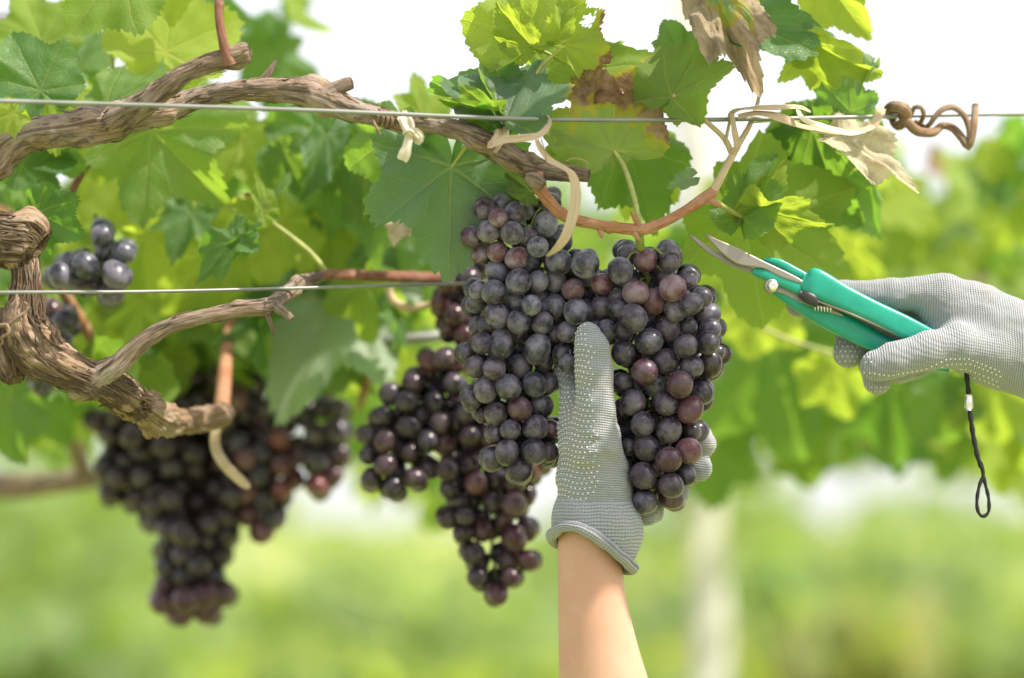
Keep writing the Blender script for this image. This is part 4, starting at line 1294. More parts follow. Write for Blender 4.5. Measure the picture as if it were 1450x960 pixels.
for (b, t, Y, lm, un, sd) in [((180, 470), (210, 545), 2.16, .2, 0, 401), ((240, 500), (200, 570), 2.18, .85, 1, 402), ((300, 470), (345, 530), 2.2, .3, 0, 403), ((360, 480), (330, 540), 2.2, .7, 1, 404),
                              ((400, 455), (350, 500), 2.2, .15, 0, 405), ((140, 440), (190, 500), 2.1, .9, 1, 406), ((60, 560), (100, 640), 2.2, .2, 0, 407), ((420, 330), (455, 420), 2.1, .2, 0, 408),
                              ((270, 300), (240, 360), 2.0, .15, 0, 409), ((120, 300), (170, 300), 2.1, .9, 1, 410), ((20, 250), (60, 300), 1.95, .2, 0, 411), ((340, 200), (370, 270), 2.0, .85, 1, 412),
                              ((400, 210), (430, 290), 1.97, .3, 0, 413), ((540, 240), (480, 270), 2.0, .5, 1, 414), ((300, 210), (330, 290), 2.05, .1, 0, 415), ((130, 130), (180, 170), 1.95, .8, 1, 416),
                              ((60, 205), (120, 250), 1.9, .15, 0, 417), ((470, 330), (430, 390), 2.05, .85, 1, 418), ((560, 350), (600, 400), 2.1, .3, 0, 419), ((110, 95), (140, 30), 1.97, .2, 0, 420),
                              ((300, 20), (350, 70), 2.1, .15, 0, 421), ((380, 60), (340, 20), 2.3, .1, 0, 422)]:
    leaf(VB, b, t, Y, random.uniform(-.02, .02), roll=random.uniform(-35, 35), under=bool(un), lime=lm, w=random.uniform(.7, .95), seed=sd, res=.7, basal=random.uniform(.4, .9), fold=random.uniform(.05, .3))

# ------------------------------------------------------------------ bunches
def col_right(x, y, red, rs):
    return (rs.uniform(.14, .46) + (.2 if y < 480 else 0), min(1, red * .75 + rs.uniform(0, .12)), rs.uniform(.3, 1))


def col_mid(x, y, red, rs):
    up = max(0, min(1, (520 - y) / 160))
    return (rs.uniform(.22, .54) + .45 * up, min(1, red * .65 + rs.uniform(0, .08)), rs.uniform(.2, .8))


def col_back(x, y, red, rs):
    return (rs.uniform(.08, .22), min(1, red * .9 + rs.uniform(0, .15)), rs.uniform(0, .4))


def col_left(x, y, red, rs):
    return (rs.uniform(.05, .16) + (.16 if x > 330 else 0), min(1, red + rs.uniform(0, .12)), rs.uniform(0, .3))


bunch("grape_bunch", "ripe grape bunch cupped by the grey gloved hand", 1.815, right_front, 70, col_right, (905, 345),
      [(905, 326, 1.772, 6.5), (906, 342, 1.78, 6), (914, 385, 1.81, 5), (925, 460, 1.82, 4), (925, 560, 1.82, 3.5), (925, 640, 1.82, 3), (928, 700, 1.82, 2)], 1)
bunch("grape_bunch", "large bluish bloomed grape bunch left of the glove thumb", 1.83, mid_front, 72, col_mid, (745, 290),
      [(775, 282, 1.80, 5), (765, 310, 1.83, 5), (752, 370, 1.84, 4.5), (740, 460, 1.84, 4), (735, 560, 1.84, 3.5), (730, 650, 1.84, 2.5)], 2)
bunch("grape_bunch", "dark soft-focus bunch tapering below and behind the bluish bunch", 2.0, back_front, 72, col_back, (665, 400),
      [(660, 392, 2.02, 5), (665, 440, 2.02, 4), (660, 560, 2.03, 3.5), (680, 680, 2.02, 3), (695, 760, 2.01, 2.5), (703, 830, 2.005, 2)], 3)
bunch("grape_bunch", "big blurred black bunch hanging under the lower cane at left", 2.22, left_front, 75, col_left, (310, 520),
      [(322, 480, 2.07, 5), (314, 540, 2.18, 4), (295, 650, 2.24, 3.5), (285, 740, 2.24, 3), (275, 840, 2.24, 2.5)], 4)
bunch("grape_bunch", "small blurred bunch on the right shoulder of the big left bunch", 2.2, side_front, 40, col_left, (465, 560),
      [(468, 545, 2.18, 4), (465, 590, 2.21, 3), (460, 680, 2.21, 2.5)], 5)
bunch("grape_bunch", "little cluster of blue-black grapes beside the trunk on the leaf at left", 1.93,
      [(145, 334, 17), (121, 376, 20), (149, 356, 15, 0, .5), (175, 357, 16), (163, 388, 20), (158, 415, 19, .3, .4), (100, 372, 17, 0, .8), (85, 390, 18, 0, .4), (105, 396, 17, 0, .6), (132, 402, 17, .3, 1)],
      30, lambda x, y, red, rs: (rs.uniform(.5, .7), red * .5, .2), (140, 330),
      [(135, 305, 1.95, 3.5), (138, 340, 1.93, 3), (140, 390, 1.93, 2.5)], 6)
bunch("grape_bunch", "few grapes half hidden behind the shaggy trunk below the wire", 2.0,
      [(73, 440, 18, .6), (92, 455, 18), (84, 482, 18), (66, 465, 17, .2), (46, 525, 18), (60, 545, 17, 0, .5), (70, 512, 16, 0, .4)],
      26, lambda x, y, red, rs: (rs.uniform(.35, .55), red * .6, .2), (75, 425), [(78, 400, 2.0, 3.5), (76, 460, 2.0, 3), (66, 540, 2.0, 2.5)], 8)


# ------------------------------------------------------------------ hands: distance fields turned into one skin
def surface_nets(f, org, h):
    s = f < 0
    nx, ny, nz = f.shape
    C = [(i, j, k) for i in (0, 1) for j in (0, 1) for k in (0, 1)]
    sl = lambda i, j, k: (slice(i, nx - 1 + i), slice(j, ny - 1 + j), slice(k, nz - 1 + k))
    cnt = sum(s[sl(*c)].astype(np.int8) for c in C)
    act = (cnt > 0) & (cnt < 8)
    idx = -np.ones(act.shape, np.int64)
    cells = np.argwhere(act)
    idx[act] = np.arange(len(cells))
    acc = np.zeros((len(cells), 3)); num = np.zeros(len(cells))
    fv = {c: f[sl(*c)][act] for c in C}
    for a in C:
        for ax in range(3):
            if a[ax] == 0:
                b = list(a); b[ax] = 1; b = tuple(b)
                fa, fb = fv[a], fv[b]
                m = (fa < 0) != (fb < 0)
                t = fa[m] / (fa[m] - fb[m])
                p = np.tile(np.array(a, float), (m.sum(), 1)); p[:, ax] += t
                acc[m] += p; num[m] += 1
    V = (cells + acc / num[:, None]) * h + org
    F = []
    for ax in range(3):
        u, w = (ax + 1) % 3, (ax + 2) % 3
        lo = [slice(None)] * 3; hi = [slice(None)] * 3
        lo[ax] = slice(0, f.shape[ax] - 1); hi[ax] = slice(1, f.shape[ax])
        cr = s[tuple(lo)] != s[tuple(hi)]
        e = np.argwhere(cr)
        ok = (e[:, u] > 0) & (e[:, w] > 0) & (e[:, u] < f.shape[u] - 1) & (e[:, w] < f.shape[w] - 1)
        e = e[ok]
        inside = s[tuple(e.T)]
        def cell(du, dw):
            q = e.copy(); q[:, u] += du; q[:, w] += dw
            return idx[tuple(q.T)]
        q = np.stack([cell(-1, -1), cell(0, -1), cell(0, 0), cell(-1, 0)], 1)
        q[~inside] = q[~inside][:, ::-1]
        F.append(q)
    return V, np.concatenate(F)


def smin(a, b, k):
    h = np.clip(.5 + .5 * (b - a) / k, 0, 1)
    return b * (1 - h) + a * h - k * h * (1 - h)


def sdf_mesh(chains, lo, hi, h, k=10, extra=None):
    """chains: lists of (x, y_up, z, r) with linear radii, blended; px units"""
    ax = [np.arange(lo[i], hi[i] + h, h) for i in range(3)]
    X, Y, Z = np.meshgrid(*ax, indexing='ij')
    f = None
    for ch in chains:
        kk = k; zs = 1.0
        if isinstance(ch, tuple): ch, kk, zs = ch
        fc = None
        for a, b in zip(ch[:-1], ch[1:]):
            A, B = np.array(a[:3], float), np.array(b[:3], float)
            ba = B - A
            px, py, pz = X - A[0], Y - A[1], (Z - A[2]) / zs
            bz = ba[2] / zs
            t = np.clip((px * ba[0] + py * ba[1] + pz * bz) / (ba[0] ** 2 + ba[1] ** 2 + bz ** 2), 0, 1)
            d = np.sqrt((px - ba[0] * t) ** 2 + (py - ba[1] * t) ** 2 + (pz - bz * t) ** 2) - (a[3] + (b[3] - a[3]) * t)
            fc = d if fc is None else smin(fc, d, 6)
        f = fc if f is None else smin(f, fc, kk)
    if extra is not None: f = extra(f, X, Y, Z)
    V, F = surface_nets(f, np.array(lo, float), h)
    return V, F


def relax(V, F, it=3, lam=.5):
    n = len(V)
    e = np.concatenate([F[:, [0, 1]], F[:, [1, 2]], F[:, [2, 3]], F[:, [3, 0]]])
    for _ in range(it):
        acc = np.zeros_like(V); c = np.zeros(n)
        np.add.at(acc, e[:, 0], V[e[:, 1]]); np.add.at(c, e[:, 0], 1)
        np.add.at(acc, e[:, 1], V[e[:, 0]]); np.add.at(c, e[:, 1], 1)
        V = V + lam * (acc / np.maximum(c, 1)[:, None] - V)
    return V


def px_to_world(V, Yc):
    """hand space (px right, px up = -py, px towards the camera) -> metres, true shape at distance Yc"""
    s = K * Yc
    V = np.asarray(V)
    return np.stack([(V[:, 0] - 725) * s, Yc - V[:, 2] * s, CAM_H + (HORIZON + V[:, 1]) * s], 1)


def up(ch): return [(x, -y, z, r) for (x, y, z, r) in ch]


def dots_on(V, F, rays, rad, bulge=.6):
    """raised rubber dots where the rays meet the glove"""
    bv = BVHTree.FromPolygons([tuple(v) for v in V], [tuple(int(i) for i in f) for f in F])
    parts = []
    for (o, d, rr) in rays:
        hit, nrm, _, _ = bv.ray_cast(Vector(o), Vector(d).normalized())
        if hit is None: continue
        if nrm.dot(Vector(d)) > 0: nrm = -nrm
        if nrm.dot(-Vector(d).normalized()) < .12: continue
        a = nrm.orthogonal().normalized(); b = nrm.cross(a)
        r = rad * rr
        vs = [hit + (a * math.cos(t) + b * math.sin(t)) * r - nrm * .3 for t in np.arange(8) * math.pi / 4]
        vs += [hit + (a * math.cos(t) + b * math.sin(t)) * r * .75 + nrm * r * bulge * .75 for t in np.arange(8) * math.pi / 4]
        vs += [hit + nrm * r * bulge]
        fs = [(i, (i + 1) % 8, 8 + (i + 1) % 8, 8 + i) for i in range(8)] + [(8 + i, 8 + (i + 1) % 8, 16) for i in range(8)]
        parts.append(([tuple(v) for v in vs], fs))
    return join(parts)


# --- raised left hand and forearm
YL = 1.80
PL = thing("person", "bare forearm raised from below with grey knitted glove cupping grapes", "person", P(853, 960, YL))
chL = [
    (up([(832, 476, 34, 18.5), (837, 496, 36, 24), (840, 530, 36, 26), (842, 580, 32, 27.5), (838, 630, 20, 36)]), 8, 1.0),          # thumb
    (up([(838, 630, 12, 38), (840, 680, 0, 50), (842, 725, -6, 55)]), 22, .80),                                 # ball of the thumb
    (up([(812, 566, -8, 20), (822, 610, -6, 32), (836, 660, -8, 46)]), 14, .9),                                # palm edge
    (up([(815, 560, -20, 19), (803, 525, -42, 18), (815, 500, -75, 17)]), 12, 1.0),                              # web towards the index finger
    (up([(840, 600, -50, 34), (850, 660, -48, 46), (850, 720, -30, 50)]), 26, .8),                             # palm behind the grapes
    (up([(860, 600, -70, 26), (925, 585, -118, 23), (982, 605, -84, 21), (999, 626, -44, 19.5)]), 8, 1.0),
    (up([(862, 640, -72, 26), (925, 630, -122, 23), (980, 646, -86, 22), (993, 661, -44, 20.5)]), 8, 1.0),
    (up([(866, 680, -66, 25), (920, 676, -110, 22), (958, 690, -85, 20), (962, 694, -58, 19)]), 8, 1.0),
    (up([(872, 710, -52, 24), (905, 715, -80, 19), (926, 722, -66, 17), (918, 728, -48, 16)]), 8, 1.0),
]
V, F = sdf_mesh(chL, (760, -775, -165), (1040, -440, 90), 3.0)
V = relax(V, F, 3, .5)
# wrinkles and slack cloth
wr = np.array([mnoise.fractal(Vector((v[0] * .03, v[1] * .055, v[2] * .03)), .9, 2.1, 3) for v in V])
nrm_c = V - np.array([842, -640, -30]); nrm_c /= np.linalg.norm(nrm_c, axis=1)[:, None]
fold_ = np.sin((V[:, 1] * .8 + V[:, 0] * .55) * .16 + 3 * wr) * np.exp(-((V[:, 1] + 640) / 55) ** 2)
V = V + nrm_c * (wr * 2.6 + fold_ * 1.1)[:, None]
angL = np.arctan2(V[:, 2] + 15, V[:, 0] - 842)
angL = np.where(angL < -math.pi / 2, angL + 2 * math.pi, angL)
uvL = np.stack([angL * 50 / 2.7, V[:, 1] / 3.3 + 0.02 * (V[:, 0] - 842)], 1)
W = px_to_world(V, YL)
glove = link("glove", mesh("glove", W - np.array(PL.location), F, uvL), M_KNIT, PL, PL.location)
rays = []
ri = random.Random(3)
dv = Vector((.72, 0, -.70))
sx = Vector((.70, 0, .72))
row = 0
for y in np.arange(466, 726, 7.2):
    row += 1
    lim = 34 if y < 560 else 34 + min(34, (y - 560) * .5)
    if y > 690: lim = max(0, 68 - (y - 690) * 2.2)
    start = 815 if y < 545 else 780
    for i, a in enumerate(np.arange(-44, 100, 6.2)):
        # a runs round the thumb side of the hand
        aa = a + (3.1 if row % 2 else 0)
        c = Vector((838, -y + 3.5 * math.sin(aa * .09 + y * .02), 10)) + sx * (aa - 30)
        # keep to the palm side: project and test
        rays.append((tuple(c - dv * 300), tuple(dv), ri.uniform(.85, 1.1), start + lim))
bvL = BVHTree.FromPolygons([tuple(v) for v in V], [tuple(int(i) for i in f) for f in F])
keep = []
for (o, d, rr, lim) in rays:
    hit, n_, _, _ = bvL.ray_cast(Vector(o), Vector(d))
    if hit is None or hit.z < -48: continue
    if hit.x > 900: continue
    xe = float(np.interp(-hit.y, [466, 500, 560, 600, 650, 690, 715, 728], [826, 838, 836, 840, 849, 846, 822, 780])) + ri.uniform(-2, 2)
    if hit.x < xe and ri.random() > .03: keep.append((o, d, rr))
dvs, dfs = dots_on(V, F, keep, 1.35)
link("grip_dots", mesh("grip_dots", px_to_world(np.array(dvs), YL) - np.array(PL.location), dfs), M_DOTS, glove, PL.location, kind="stuff")

# cuff: a sleeve of knit between palm and a rolled hem
hem = np.array([(896, 805, 2), (885, 794, 30), (865, 777, 46), (843, 760, 52), (821, 748, 50), (798, 745, 38), (782, 757, 8), (786, 768, -26), (812, 776, -50), (850, 790, -54), (884, 806, -34)], float)
hem[:, 1] *= -1
hem = catmull(hem, 4.0, closed=True)
nh = len(hem)
ph = np.arctan2(hem[:, 2], hem[:, 0] - 841)
V, F, UV = [], [], []
nl = 22
for i in range(nl + 1):
    t = i / nl
    for j in range(nh):
        topp = np.array([841 + 55 * math.cos(ph[j]), -700 - 3 * math.sin(ph[j]), -6 + 45 * math.sin(ph[j])])
        p = topp * (1 - t) + hem[j] * t
        bul = math.sin(math.pi * min(1, t * 1.05)) * (13 * max(0, math.cos(ph[j])) ** 1.5 + 2)
        fl = -3 * (t ** 3)
        rip = 1.1 * math.sin(ph[j] * 6 + t * 3) * math.sin(math.pi * t)
        dr = np.array([math.cos(ph[j]), 0, math.sin(ph[j])])
        V.append(p + dr * (bul + fl + rip + 1.2 * t - 4.5 * (1 - t) ** 3))
        UV.append(((ph[j] if ph[j] > -math.pi / 2 else ph[j] + 2 * math.pi) * 50 / 4.2, p[1] / 4.9))
for i in range(nl):
    for j in range(nh):
        k = (j + 1) % nh
        F.append((i * nh + j, i * nh + k, (i + 1) * nh + k, (i + 1) * nh + j))
cuff = link("cuff", mesh("cuff", px_to_world(V, YL) - np.array(PL.location), F, UV), M_KNIT, glove, PL.location)
hw = px_to_world(hem, YL)
def hem_disp(i, ang, s): return 1 + .10 * np.sin(i * .9) * np.cos(ang) + .06 * math.sin(i * .35)
hm = tube_mesh("hem", hw, 8.2 * K * YL, 16, closed=True, rel=PL.location, disp=hem_disp)
uvd = hm.uv_layers[0].data
for d_ in uvd: d_.uv = (d_.uv[1] * 420, d_.uv[0] * 14)
link("hem", hm, M_KNIT, glove, PL.location)

# forearm
fa = [(840, 690, -6, 38), (838, 725, -6, 41), (834, 765, -4, 44), (836, 805, -3, 46.5), (840, 860, -3, 50.5), (847, 915, -4, 57), (854, 962, -6, 64), (866, 1030, -10, 74), (884, 1130, -20, 84), (905, 1240, -34, 86), (930, 1360, -50, 78)]
a_ = np.array([(x, -y, z, r) for x, y, z, r in fa])
q = catmull(a_, 5)
cw = px_to_world(q[:, :3], YL)
def fdisp(i, ang, s):
    f = 1 + .025 * np.cos(2 * ang + .6) + .012 * np.cos(3 * ang + i * .03)
    f = f + .02 * np.exp(-((ang - 1.2) / .35) ** 2) * min(1, max(0, (30 - i) / 20))     # tendon at the wrist
    return f
link("forearm", tube_mesh("forearm", cw, q[:, 3] * K * YL, 48, rel=PL.location, disp=fdisp, flat=.86), M_SKIN, PL, PL.location)

# --- right hand with the shears
YR = 1.82
PR = thing("person", "grey gloved hand reaching in from the right holding green shears", "person", P(1450, 500, YR))
chR = [
    (up([(1590, 545, -10, 66), (1520, 518, -8, 66), (1440, 494, -6, 62), (1400, 474, -4, 58)]), 18, .72),
    (up([(1415, 478, -4, 58), (1375, 452, -6, 54), (1338, 428, -8, 41)]), 20, .72),
    (up([(1395, 498, 12, 40), (1350, 492, 34, 31), (1305, 501, 44, 27), (1258, 513, 48, 24.5), (1233, 521, 46, 22)]), 14, 1.0),      # thumb
    (up([(1338, 414, -4, 27), (1268, 417, -14, 24.5), (1195, 418, -24, 22.5), (1135, 428, -34, 19)]), 9, 1.0),                       # index
    (up([(1340, 440, -38, 26), (1272, 446, -58, 24), (1215, 466, -60, 22), (1205, 498, -38, 21)]), 7, 1.0),                          # middle
    (up([(1345, 465, -46, 26), (1285, 485, -66, 23), (1246, 512, -52, 22), (1245, 538, -18, 20)]), 7, 1.0),                          # ring
    (up([(1352, 490, -46, 24), (1305, 512, -62, 20), (1280, 522, -46, 18), (1284, 524, -22, 16)]), 7, 1.0),                          # little
    (up([(1400, 500, -6, 42), (1350, 480, -12, 38)]), 16, .9),
]
V, F = sdf_mesh(chR, (1095, -640, -110), (1680, -360, 95), 3.2)
V = relax(V, F, 3, .5)
wr = np.array([mnoise.fractal(Vector((v[0] * .03, v[1] * .05, v[2] * .03)), .9, 2.1, 3) for v in V])
V = V + np.stack([0 * wr, 1.5 * wr, 1.5 * wr], 1)
angR = np.arctan2(V[:, 2] + 8, V[:, 1] + 470 + (V[:, 0] - 1400) * .3)
angR = np.where(angR < -math.pi / 2, angR + 2 * math.pi, angR)
rib = np.clip((V[:, 0] - 1408) / 4, 0, 1)
uvR = np.stack([angR * 50 / 2.9, V[:, 0] / (3.4 + 0 * rib)], 1)
W = px_to_world(V, YR)
gloveR = link("glove", mesh("glove", W - np.array(PR.location), F, uvR), M_KNIT, PR, PR.location)
fr_ = np.array([(1560, -533, -10, 58), (1640, -562, -12, 60), (1760, -606, -16, 68), (1900, -660, -22, 82), (2060, -724, -30, 92), (2240, -800, -40, 92), (2330, -838, -46, 80)], float)
fr_ = catmull(fr_, 8)
link("forearm", tube_mesh("forearm", px_to_world(fr_[:, :3], YR), fr_[:, 3] * K * YR, 40, rel=PR.location, flat=.82), M_SKIN, PR, PR.location)
rays = []
dn = Vector((0, .55, -.83))            # from below and in front
for i, x in enumerate(np.arange(1216, 1412, 6.6)):
    yb = np.interp(x, [1216, 1250, 1300, 1330, 1360, 1385, 1412], [531, 536, 527, 513, 512, 520, 530])
    nrow = 1 if x < 1315 else (2 if x < 1350 else 4)
    for r_ in range(nrow):
        yy = yb + r_ * 6.5
        rays.append(((x + (3.3 if r_ % 2 else 0), -yy, 300), (0, 0, -1), 1))
for x in np.arange(1186, 1222, 7):
    for y in np.arange(482, 520, 7):
        rays.append(((x + (3 if int(y) % 2 else 0), -y, 300), (0, 0, -1), .9))
for x in np.arange(1235, 1316, 7):
    for r_ in range(3):
        y = 428 + (x - 1235) * .42 + r_ * 6
        rays.append(((x, -y, 300), (0, 0, -1), .9))
for x in np.arange(1228, 1262, 6.6):
    for y in (548, 554):
        rays.append(((x, -y, 300), (0, 0, -1), .8))
dvs, dfs = dots_on(V, F, rays, 1.45)
link("grip_dots", mesh("grip_dots", px_to_world(np.array(dvs), YR) - np.array(PR.location), dfs), M_DOTS, gloveR, PR.location, kind="stuff")

# ------------------------------------------------------------------ pruning shears
SH = thing("pruning_shears", "green handled pruning shears with steel blades pointing at the grapes", "shears", P(1140, 405, YR))


def loft(name, secs, mat, nseg=20, power=3.2, label=None):
    """secs: (px, py, z, half-height across the blade line, half-thickness towards the camera); rounded-box section"""
    a = np.array([(x, -y, z, hh, hd) for x, y, z, hh, hd in secs], float)
    q = catmull(a, 3.0)
    t = np.gradient(q[:, :2], axis=0); t /= np.linalg.norm(t, axis=1)[:, None]
    V, F = [], []
    for i in range(len(q)):
        nx, ny = -t[i, 1], t[i, 0]
        for j in range(nseg):
            an = 2 * math.pi * j / nseg
            c, s = math.cos(an), math.sin(an)
            c = math.copysign(abs(c) ** (2 / power), c); s = math.copysign(abs(s) ** (2 / power), s)
            V.append((q[i, 0] + nx * c * q[i, 3], q[i, 1] + ny * c * q[i, 3], q[i, 2] + s * q[i, 4]))
    n = len(q)
    for i in range(n - 1):
        for j in range(nseg):
            k = (j + 1) % nseg
            F.append((i * nseg + j, i * nseg + k, i * nseg + nseg + k, i * nseg + nseg + j)[::-1])
    V.append((q[0, 0], q[0, 1], q[0, 2])); V.append((q[-1, 0], q[-1, 1], q[-1, 2]))
    for j in range(nseg):
        k = (j + 1) % nseg
        F.append((n * nseg, j, k)[::-1]); F.append((n * nseg + 1, (n - 1) * nseg + k, (n - 1) * nseg + j)[::-1])
    me = mesh(name, px_to_world(V, YR) - np.array(SH.location), F)
    return link(name, me, mat, SH, SH.location, label)


def plate(name, poly, z0, z1, mat, bev=1.0, edge=None):
    """flat bevelled plate from an outline in photograph pixels"""
    pts = catmull(np.array([(x, -y, 0.0) for x, y in poly]), 4.0, closed=True)[:, :2]
    c = pts.mean(0)
    n = len(pts)
    d = np.roll(pts, -1, 0) - np.roll(pts, 1, 0)
    nn = np.stack([d[:, 1], -d[:, 0]], 1); nn /= np.linalg.norm(nn, axis=1)[:, None] + 1e-9
    area = np.sum(pts[:, 0] * np.roll(pts[:, 1], -1) - pts[:, 1] * np.roll(pts[:, 0], -1))
    if area < 0: nn = -nn
    inn = pts - nn * bev
    V = [(x, y, z0 + bev * .5) for x, y in pts] + [(x, y, z1 - bev * .5) for x, y in pts] + [(x, y, z1) for x, y in inn] + [(x, y, z0) for x, y in inn]
    F = []
    for i in range(n):
        k = (i + 1) % n
        F += [(i, k, n + k, n + i), (n + i, n + k, 2 * n + k, 2 * n + i), (3 * n + i, 3 * n + k, k, i)]
    F += [tuple(range(2 * n, 3 * n)), tuple(range(3 * n, 4 * n))[::-1]]
    if area < 0: F = flip(F)
    me = mesh(name, px_to_world(V, YR) - np.array(SH.location), F, smooth=False)
    return link(name, me, mat, SH, SH.location)


# cutting blade nearest the camera and the hooked one behind it
plate("blade", [(996, 335), (1012, 342), (1040, 354), (1080, 374), (1110, 388), (1134, 401), (1131, 404), (1105, 396), (1080, 384), (1064, 381), (1040, 376), (1018, 360)], 27, 31, M_BLADE, 1.2)
plate("blade", [(975, 336), (981, 336), (1000, 349), (1030, 364), (1064, 380), (1075, 390), (1062, 388), (1035, 379), (1000, 358)], 10, 15, M_BLADE, 1.0)
# teal head, upper and lower handle
loft("head_cover", [(1080, 369, 16, 3, 5), (1100, 374, 16, 6, 6), (1122, 386, 16, 7, 6), (1142, 397, 16, 7, 6)], M_GREEN, 16)
loft("head_cover", [(1064, 386, 22, 5, 4), (1080, 391, 24, 8, 6), (1105, 400, 24, 8.5, 6), (1135, 413, 24, 9, 6), (1160, 424, 22, 9, 6)], M_GREEN, 16)
loft("handle", [(1132, 399, 22, 9, 8), (1139, 402, 24, 17, 11), (1146, 403, 25, 21, 13), (1158, 408, 25, 20.5, 14), (1190, 424, 24, 17.5, 14), (1230, 443, 22, 16, 14), (1275, 464, 20, 16, 13), (1312, 482, 16, 15, 12), (1350, 500, 10, 14, 11), (1372, 510, 6, 9, 8)],
     M_GREEN, 28, 4.6)
loft("handle", [(1085, 407, 6, 5, 5), (1105, 415, 8, 9, 8), (1135, 431, 8, 13, 10), (1170, 449, 6, 16, 12), (1210, 469, 3, 16, 12), (1250, 488, -2, 14, 11), (1300, 506, -4, 13, 10), (1345, 520, -6, 8, 8)], M_GREEN, 24, 3.0)
# steel tang between the handles, pivot, latch, spring end
plate("tang", [(1082, 404), (1100, 406), (1130, 419), (1160, 431), (1190, 446), (1190, 449), (1160, 440), (1130, 429), (1105, 417), (1086, 413)], 14, 19, M_BLADE, .8)
loft("rail", [(1150, 428, 30, 1.6, 5), (1190, 443, 30, 2.0, 6), (1230, 460, 28, 2.0, 6), (1270, 478, 24, 1.8, 5)], M_BLADE, 12)


def disc(name, px, py, z, r, h, mat, slot=False, sq=1.0):
    n = 20
    V, F = [], []
    rings = [(r, z), (r, z + h * .6), (r * .8, z + h), (r * .3, z + h * 1.05)]
    for (rr, zz) in rings:
        for j in range(n):
            a = 2 * math.pi * j / n
            V.append((px + math.cos(a) * rr, -py + math.sin(a) * rr * sq, zz))
    V.append((px, -py, z + h * (.8 if slot else 1.05)))
    for i in range(3):
        for j in range(n):
            k = (j + 1) % n
            F.append((i * n + j, i * n + k, i * n + n + k, i * n + n + j))
    for j in range(n):
        F.append((3 * n + j, 3 * n + (j + 1) % n, 4 * n))
    return link(name, mesh(name, px_to_world(V, YR) - np.array(SH.location), F), mat, SH, SH.location)


disc("washer", 1089, 408, 28, 10.5, 3, M_BLADE)
disc("pivot_bolt", 1091, 408, 31, 7.5, 5, M_CHROME, True)
loft("latch", [(1128, 419, 32, 4, 3), (1136, 422, 34, 7.5, 5), (1146, 428, 35, 8.5, 5), (1154, 434, 34, 5, 4)], M_BLACK, 14, 2.4)
sp = []
for i in range(40):
    a = i / 40 * 2 * math.pi * 6
    sp.append((1150 + i * .66, -(437 + i * .10 + 4.2 * math.sin(a)), 26 + 5 * math.cos(a)))
me = tube_mesh("spring", px_to_world(catmull(np.array(sp), 1.2), YR), 1.3 * K * YR, 6, rel=SH.location)
link("spring", me, M_CHROME, SH, SH.location)

# wrist cord of the shears
CD = thing("wrist_cord", "black wrist cord with metal clasp hanging from the shears hand", "cord", P(1366, 535, YR))
def cord(name, pts, r, mat):
    c = px_to_world(catmull(np.array([(x, -y, z) for x, y, z in pts], float), 3), YR)
    def tw(i, ang, s): return 1 + .16 * np.cos(2 * ang - i * 1.1)
    link(name, tube_mesh(name, c, r * K * YR, 10, rel=CD.location, disp=tw), mat, CD, CD.location)
cord("cord", [(1362, 508, 10), (1365, 530, 18), (1367, 550, 20), (1370, 585, 20), (1374, 615, 20), (1380, 645, 20), (1386, 662, 20)], 3.4, M_CORD)
cord("loop", [(1385, 655, 20), (1388, 672, 21), (1382, 690, 22), (1379, 712, 22), (1382, 727, 22), (1389, 731, 21), (1396, 724, 20), (1396, 705, 19), (1391, 684, 19), (1386, 660, 20)], 2.5, M_CORD)
c = px_to_world(np.array([(1368, -y, 20.0) for y in (560, 564, 578, 582)]), YR)
link("clasp", tube_mesh("clasp", c, np.array([4, 6, 6, 4.4]) * K * YR, 12, rel=CD.location), M_CHROME, CD, CD.location)

# ------------------------------------------------------------------ vines behind, out of focus
def poly_pts(poly, n, Y0, Y1, seed):
    rs = random.Random(seed); out = []
    xs = [p[0] for p in poly]; ys = [p[1] for p in poly]
    while len(out) < n:
        x, y = rs.uniform(min(xs), max(xs)), rs.uniform(min(ys), max(ys))
        if in_poly(x, y, poly): out.append((P(x, y, rs.uniform(Y0, Y1)), x, y))
    return out


def back_vine(label, root_px, poly, n, Y0, Y1, size, lime, canes, seed, stuff=0, palep=.1):
    rs = random.Random(seed)
    root = thing("grapevine", label, "grapevine", P(root_px[0], root_px[1], (Y0 + Y1) / 2), "blurred vines behind the grapes")
    for c in canes:
        tube_px("cane", c, M_BARK, root, .02, 9)
    for (p, x, y) in poly_pts(poly, n, Y0, Y1, seed):
        soft_leaf(root, p, size * rs.uniform(.7, 1.25), (min(1, rs.uniform(.7, 1.1)) if rs.random() < lime else rs.uniform(0, .3)), 0 if rs.random() > .06 else .5, 0 if rs.random() > palep else rs.uniform(.2, .5))
    if stuff:
        pts = [q[0] for q in poly_pts(poly, stuff, Y0, Y1 + .4, seed + 1)]
        o = foliage_mass("foliage", pts, M_LEAF, root, [size * rs.uniform(.7, 1.2) for _ in pts])
        o.color = (lime, 0, .05, 1)
    return root


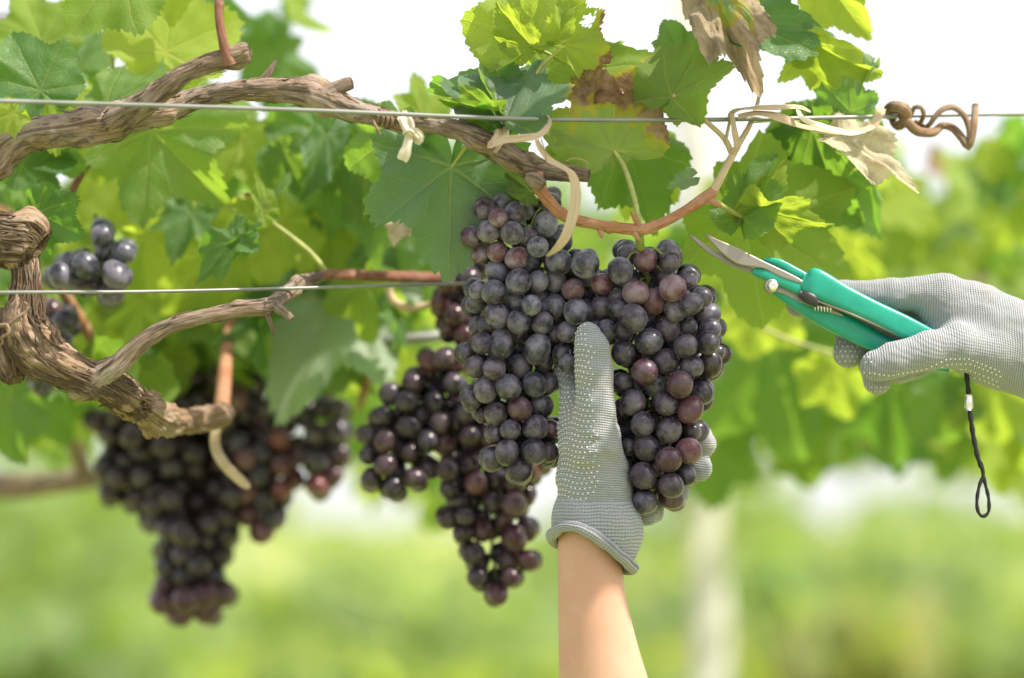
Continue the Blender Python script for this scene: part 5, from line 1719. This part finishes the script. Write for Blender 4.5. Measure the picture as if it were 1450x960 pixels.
back_vine("soft lime green vine leaves behind the trunk and upper branch at left", (100, 430),
          [(-60, 150), (120, 170), (330, 190), (420, 160), (600, 210), (640, 360), (600, 470), (500, 520), (330, 520), (200, 560), (60, 620), (-60, 620)], 210, 2.0, 2.9, .052, .5,
          [[(-80, 690, 2.6, 20), (40, 688, 2.55, 18), (140, 676, 2.5, 14)], [(80, 520, 2.4, 12), (100, 600, 2.4, 12), (118, 670, 2.45, 13)]], 21)
back_vine("blurred leaves against the sky at the top left corner", (60, 60),
          [(-60, -60), (300, -60), (420, -30), (420, 40), (380, 110), (200, 130), (-60, 130)], 20, 2.2, 3.0, .055, .4, [[(-60, 30, 2.5, 6), (120, 20, 2.5, 5), (400, 40, 2.6, 4)]], 22)
back_vine("dense soft vine leaves behind the shears and right glove", (1250, 560),
          [(1000, 400), (1040, 250), (1130, 200), (1260, 215), (1330, 230), (1520, 150), (1520, 660), (1400, 640), (1300, 610), (1240, 640), (1150, 600), (1090, 640), (1020, 560)], 240, 2.4, 3.4, .058, .5,
          [[(980, 420, 2.9, 9), (1150, 430, 2.9, 10), (1300, 420, 3.0, 9), (1500, 380, 3.1, 9)]], 23, palep=.14)
back_vine("mid green leaf curtain seen between the middle and left bunches", (520, 600),
          [(440, 480), (660, 430), (900, 300), (1040, 330), (1040, 600), (980, 680), (760, 640), (660, 690), (540, 690), (490, 660)], 120, 2.7, 3.8, .062, .4, [[(430, 470, 3.2, 8), (1050, 380, 3.2, 8)]], 24)
back_vine("far vine row with pale blurred canopy across the background", (725, 690),
          [(-300, 330), (60, 300), (330, 260), (620, 190), (700, 210), (900, 300), (1150, 250), (1330, 270), (1900, 190), (1900, 690), (1440, 680), (1400, 630), (1350, 660), (1240, 620), (1190, 660), (1080, 610), (1050, 700), (980, 700), (930, 620), (820, 580), (700, 590), (560, 580), (420, 580), (330, 600), (200, 620), (120, 560), (20, 600), (-300, 640)],
          300, 5.0, 6.5, .085, .45, [[(-300, 470, 5.8, 9), (600, 440, 5.8, 9), (1900, 420, 5.8, 9)]], 25, stuff=900)
# drooping leaves that read singly at lower right
def droop_leaf(b, t, Y, lime, w, seed, under=False, pale=0):
    return leaf(VR, b, t, Y, .02, roll=random.uniform(-15, 15), lime=lime, w=w, seed=seed, under=under, pale=pale, res=.7)


VR = thing("grapevine", "vine shoot with large drooping leaves below the shears", "grapevine", P(1090, 470, 2.15))
tube_px("cane", [(1040, 440, 2.15, 3), (1090, 470, 2.15, 3), (1180, 500, 2.16, 3), (1300, 520, 2.2, 3), (1420, 515, 2.25, 3)], M_PETIOLE, VR, .008, 9)
droop_leaf((1090, 486), (1138, 668), 2.3, .15, .85, 301)
droop_leaf((1262, 540), (1268, 668), 2.35, .1, .9, 303)
droop_leaf((1180, 520), (1200, 600), 2.2, .9, .9, 305, True)
droop_leaf((1080, 430), (1060, 520), 2.2, .95, .95, 307, True)
droop_leaf((1160, 440), (1175, 520), 2.3, .5, .9, 309, True)
droop_leaf((1400, 540), (1420, 640), 2.3, .8, .9, 311, True)
droop_leaf((1330, 560), (1350, 640), 2.3, .25, .9, 313)
droop_leaf((1340, 590), (1346, 690), 2.6, .3, .8, 317)
droop_leaf((1425, 600), (1415, 700), 2.7, .6, .8, 319, True)
droop_leaf((1140, 620), (1150, 700), 2.6, .4, .8, 321)
droop_leaf((1010, 640), (1010, 725), 2.5, .2, .9, 315)

# unseen leaves added overhead along the sun's line to throw the dappled shade
rs = random.Random(77)
pts, sz = [], []
def shade(px, py, Y, spread, n, t0=.52, t1=.75):
    for _ in range(n):
        T = P(px, py, Y) + Vector((rs.gauss(0, spread), rs.gauss(0, spread * .6), rs.gauss(0, spread)))
        q = T + SUN * rs.uniform(t0, t1)
        # stay above the frame
        # nothing may shade the sunlit forearm
        t_ = (q.y - 1.8) / SUN.y; g_ = q - SUN * t_
        gx, gy = g_.x / (K * 1.8) + 725, HORIZON - (g_.z - CAM_H) / (K * 1.8)
        if (gy > 815 and 700 < gx < 1000) or (880 < gx < 1000 and gy > 420): continue
        if q.z > CAM_H + (HORIZON + 90) * K * q.y:
            pts.append(q); sz.append(rs.uniform(.04, .065))
shade(740, 560, 1.8, .07, 15)
shade(690, 420, 1.8, .05, 8, .45, .6)
shade(835, 640, 1.8, .04, 8, .62, .8)
shade(815, 765, 1.8, .018, 7, .75, .9)
shade(205, 680, 2.2, .065, 30, .70, .95)
shade(620, 640, 1.95, .06, 16, .62, .8)
o = foliage_mass("overhead_shade_leaves", pts, M_LEAF, VA, sz)
o.color = (.3, 0, 0, 1)
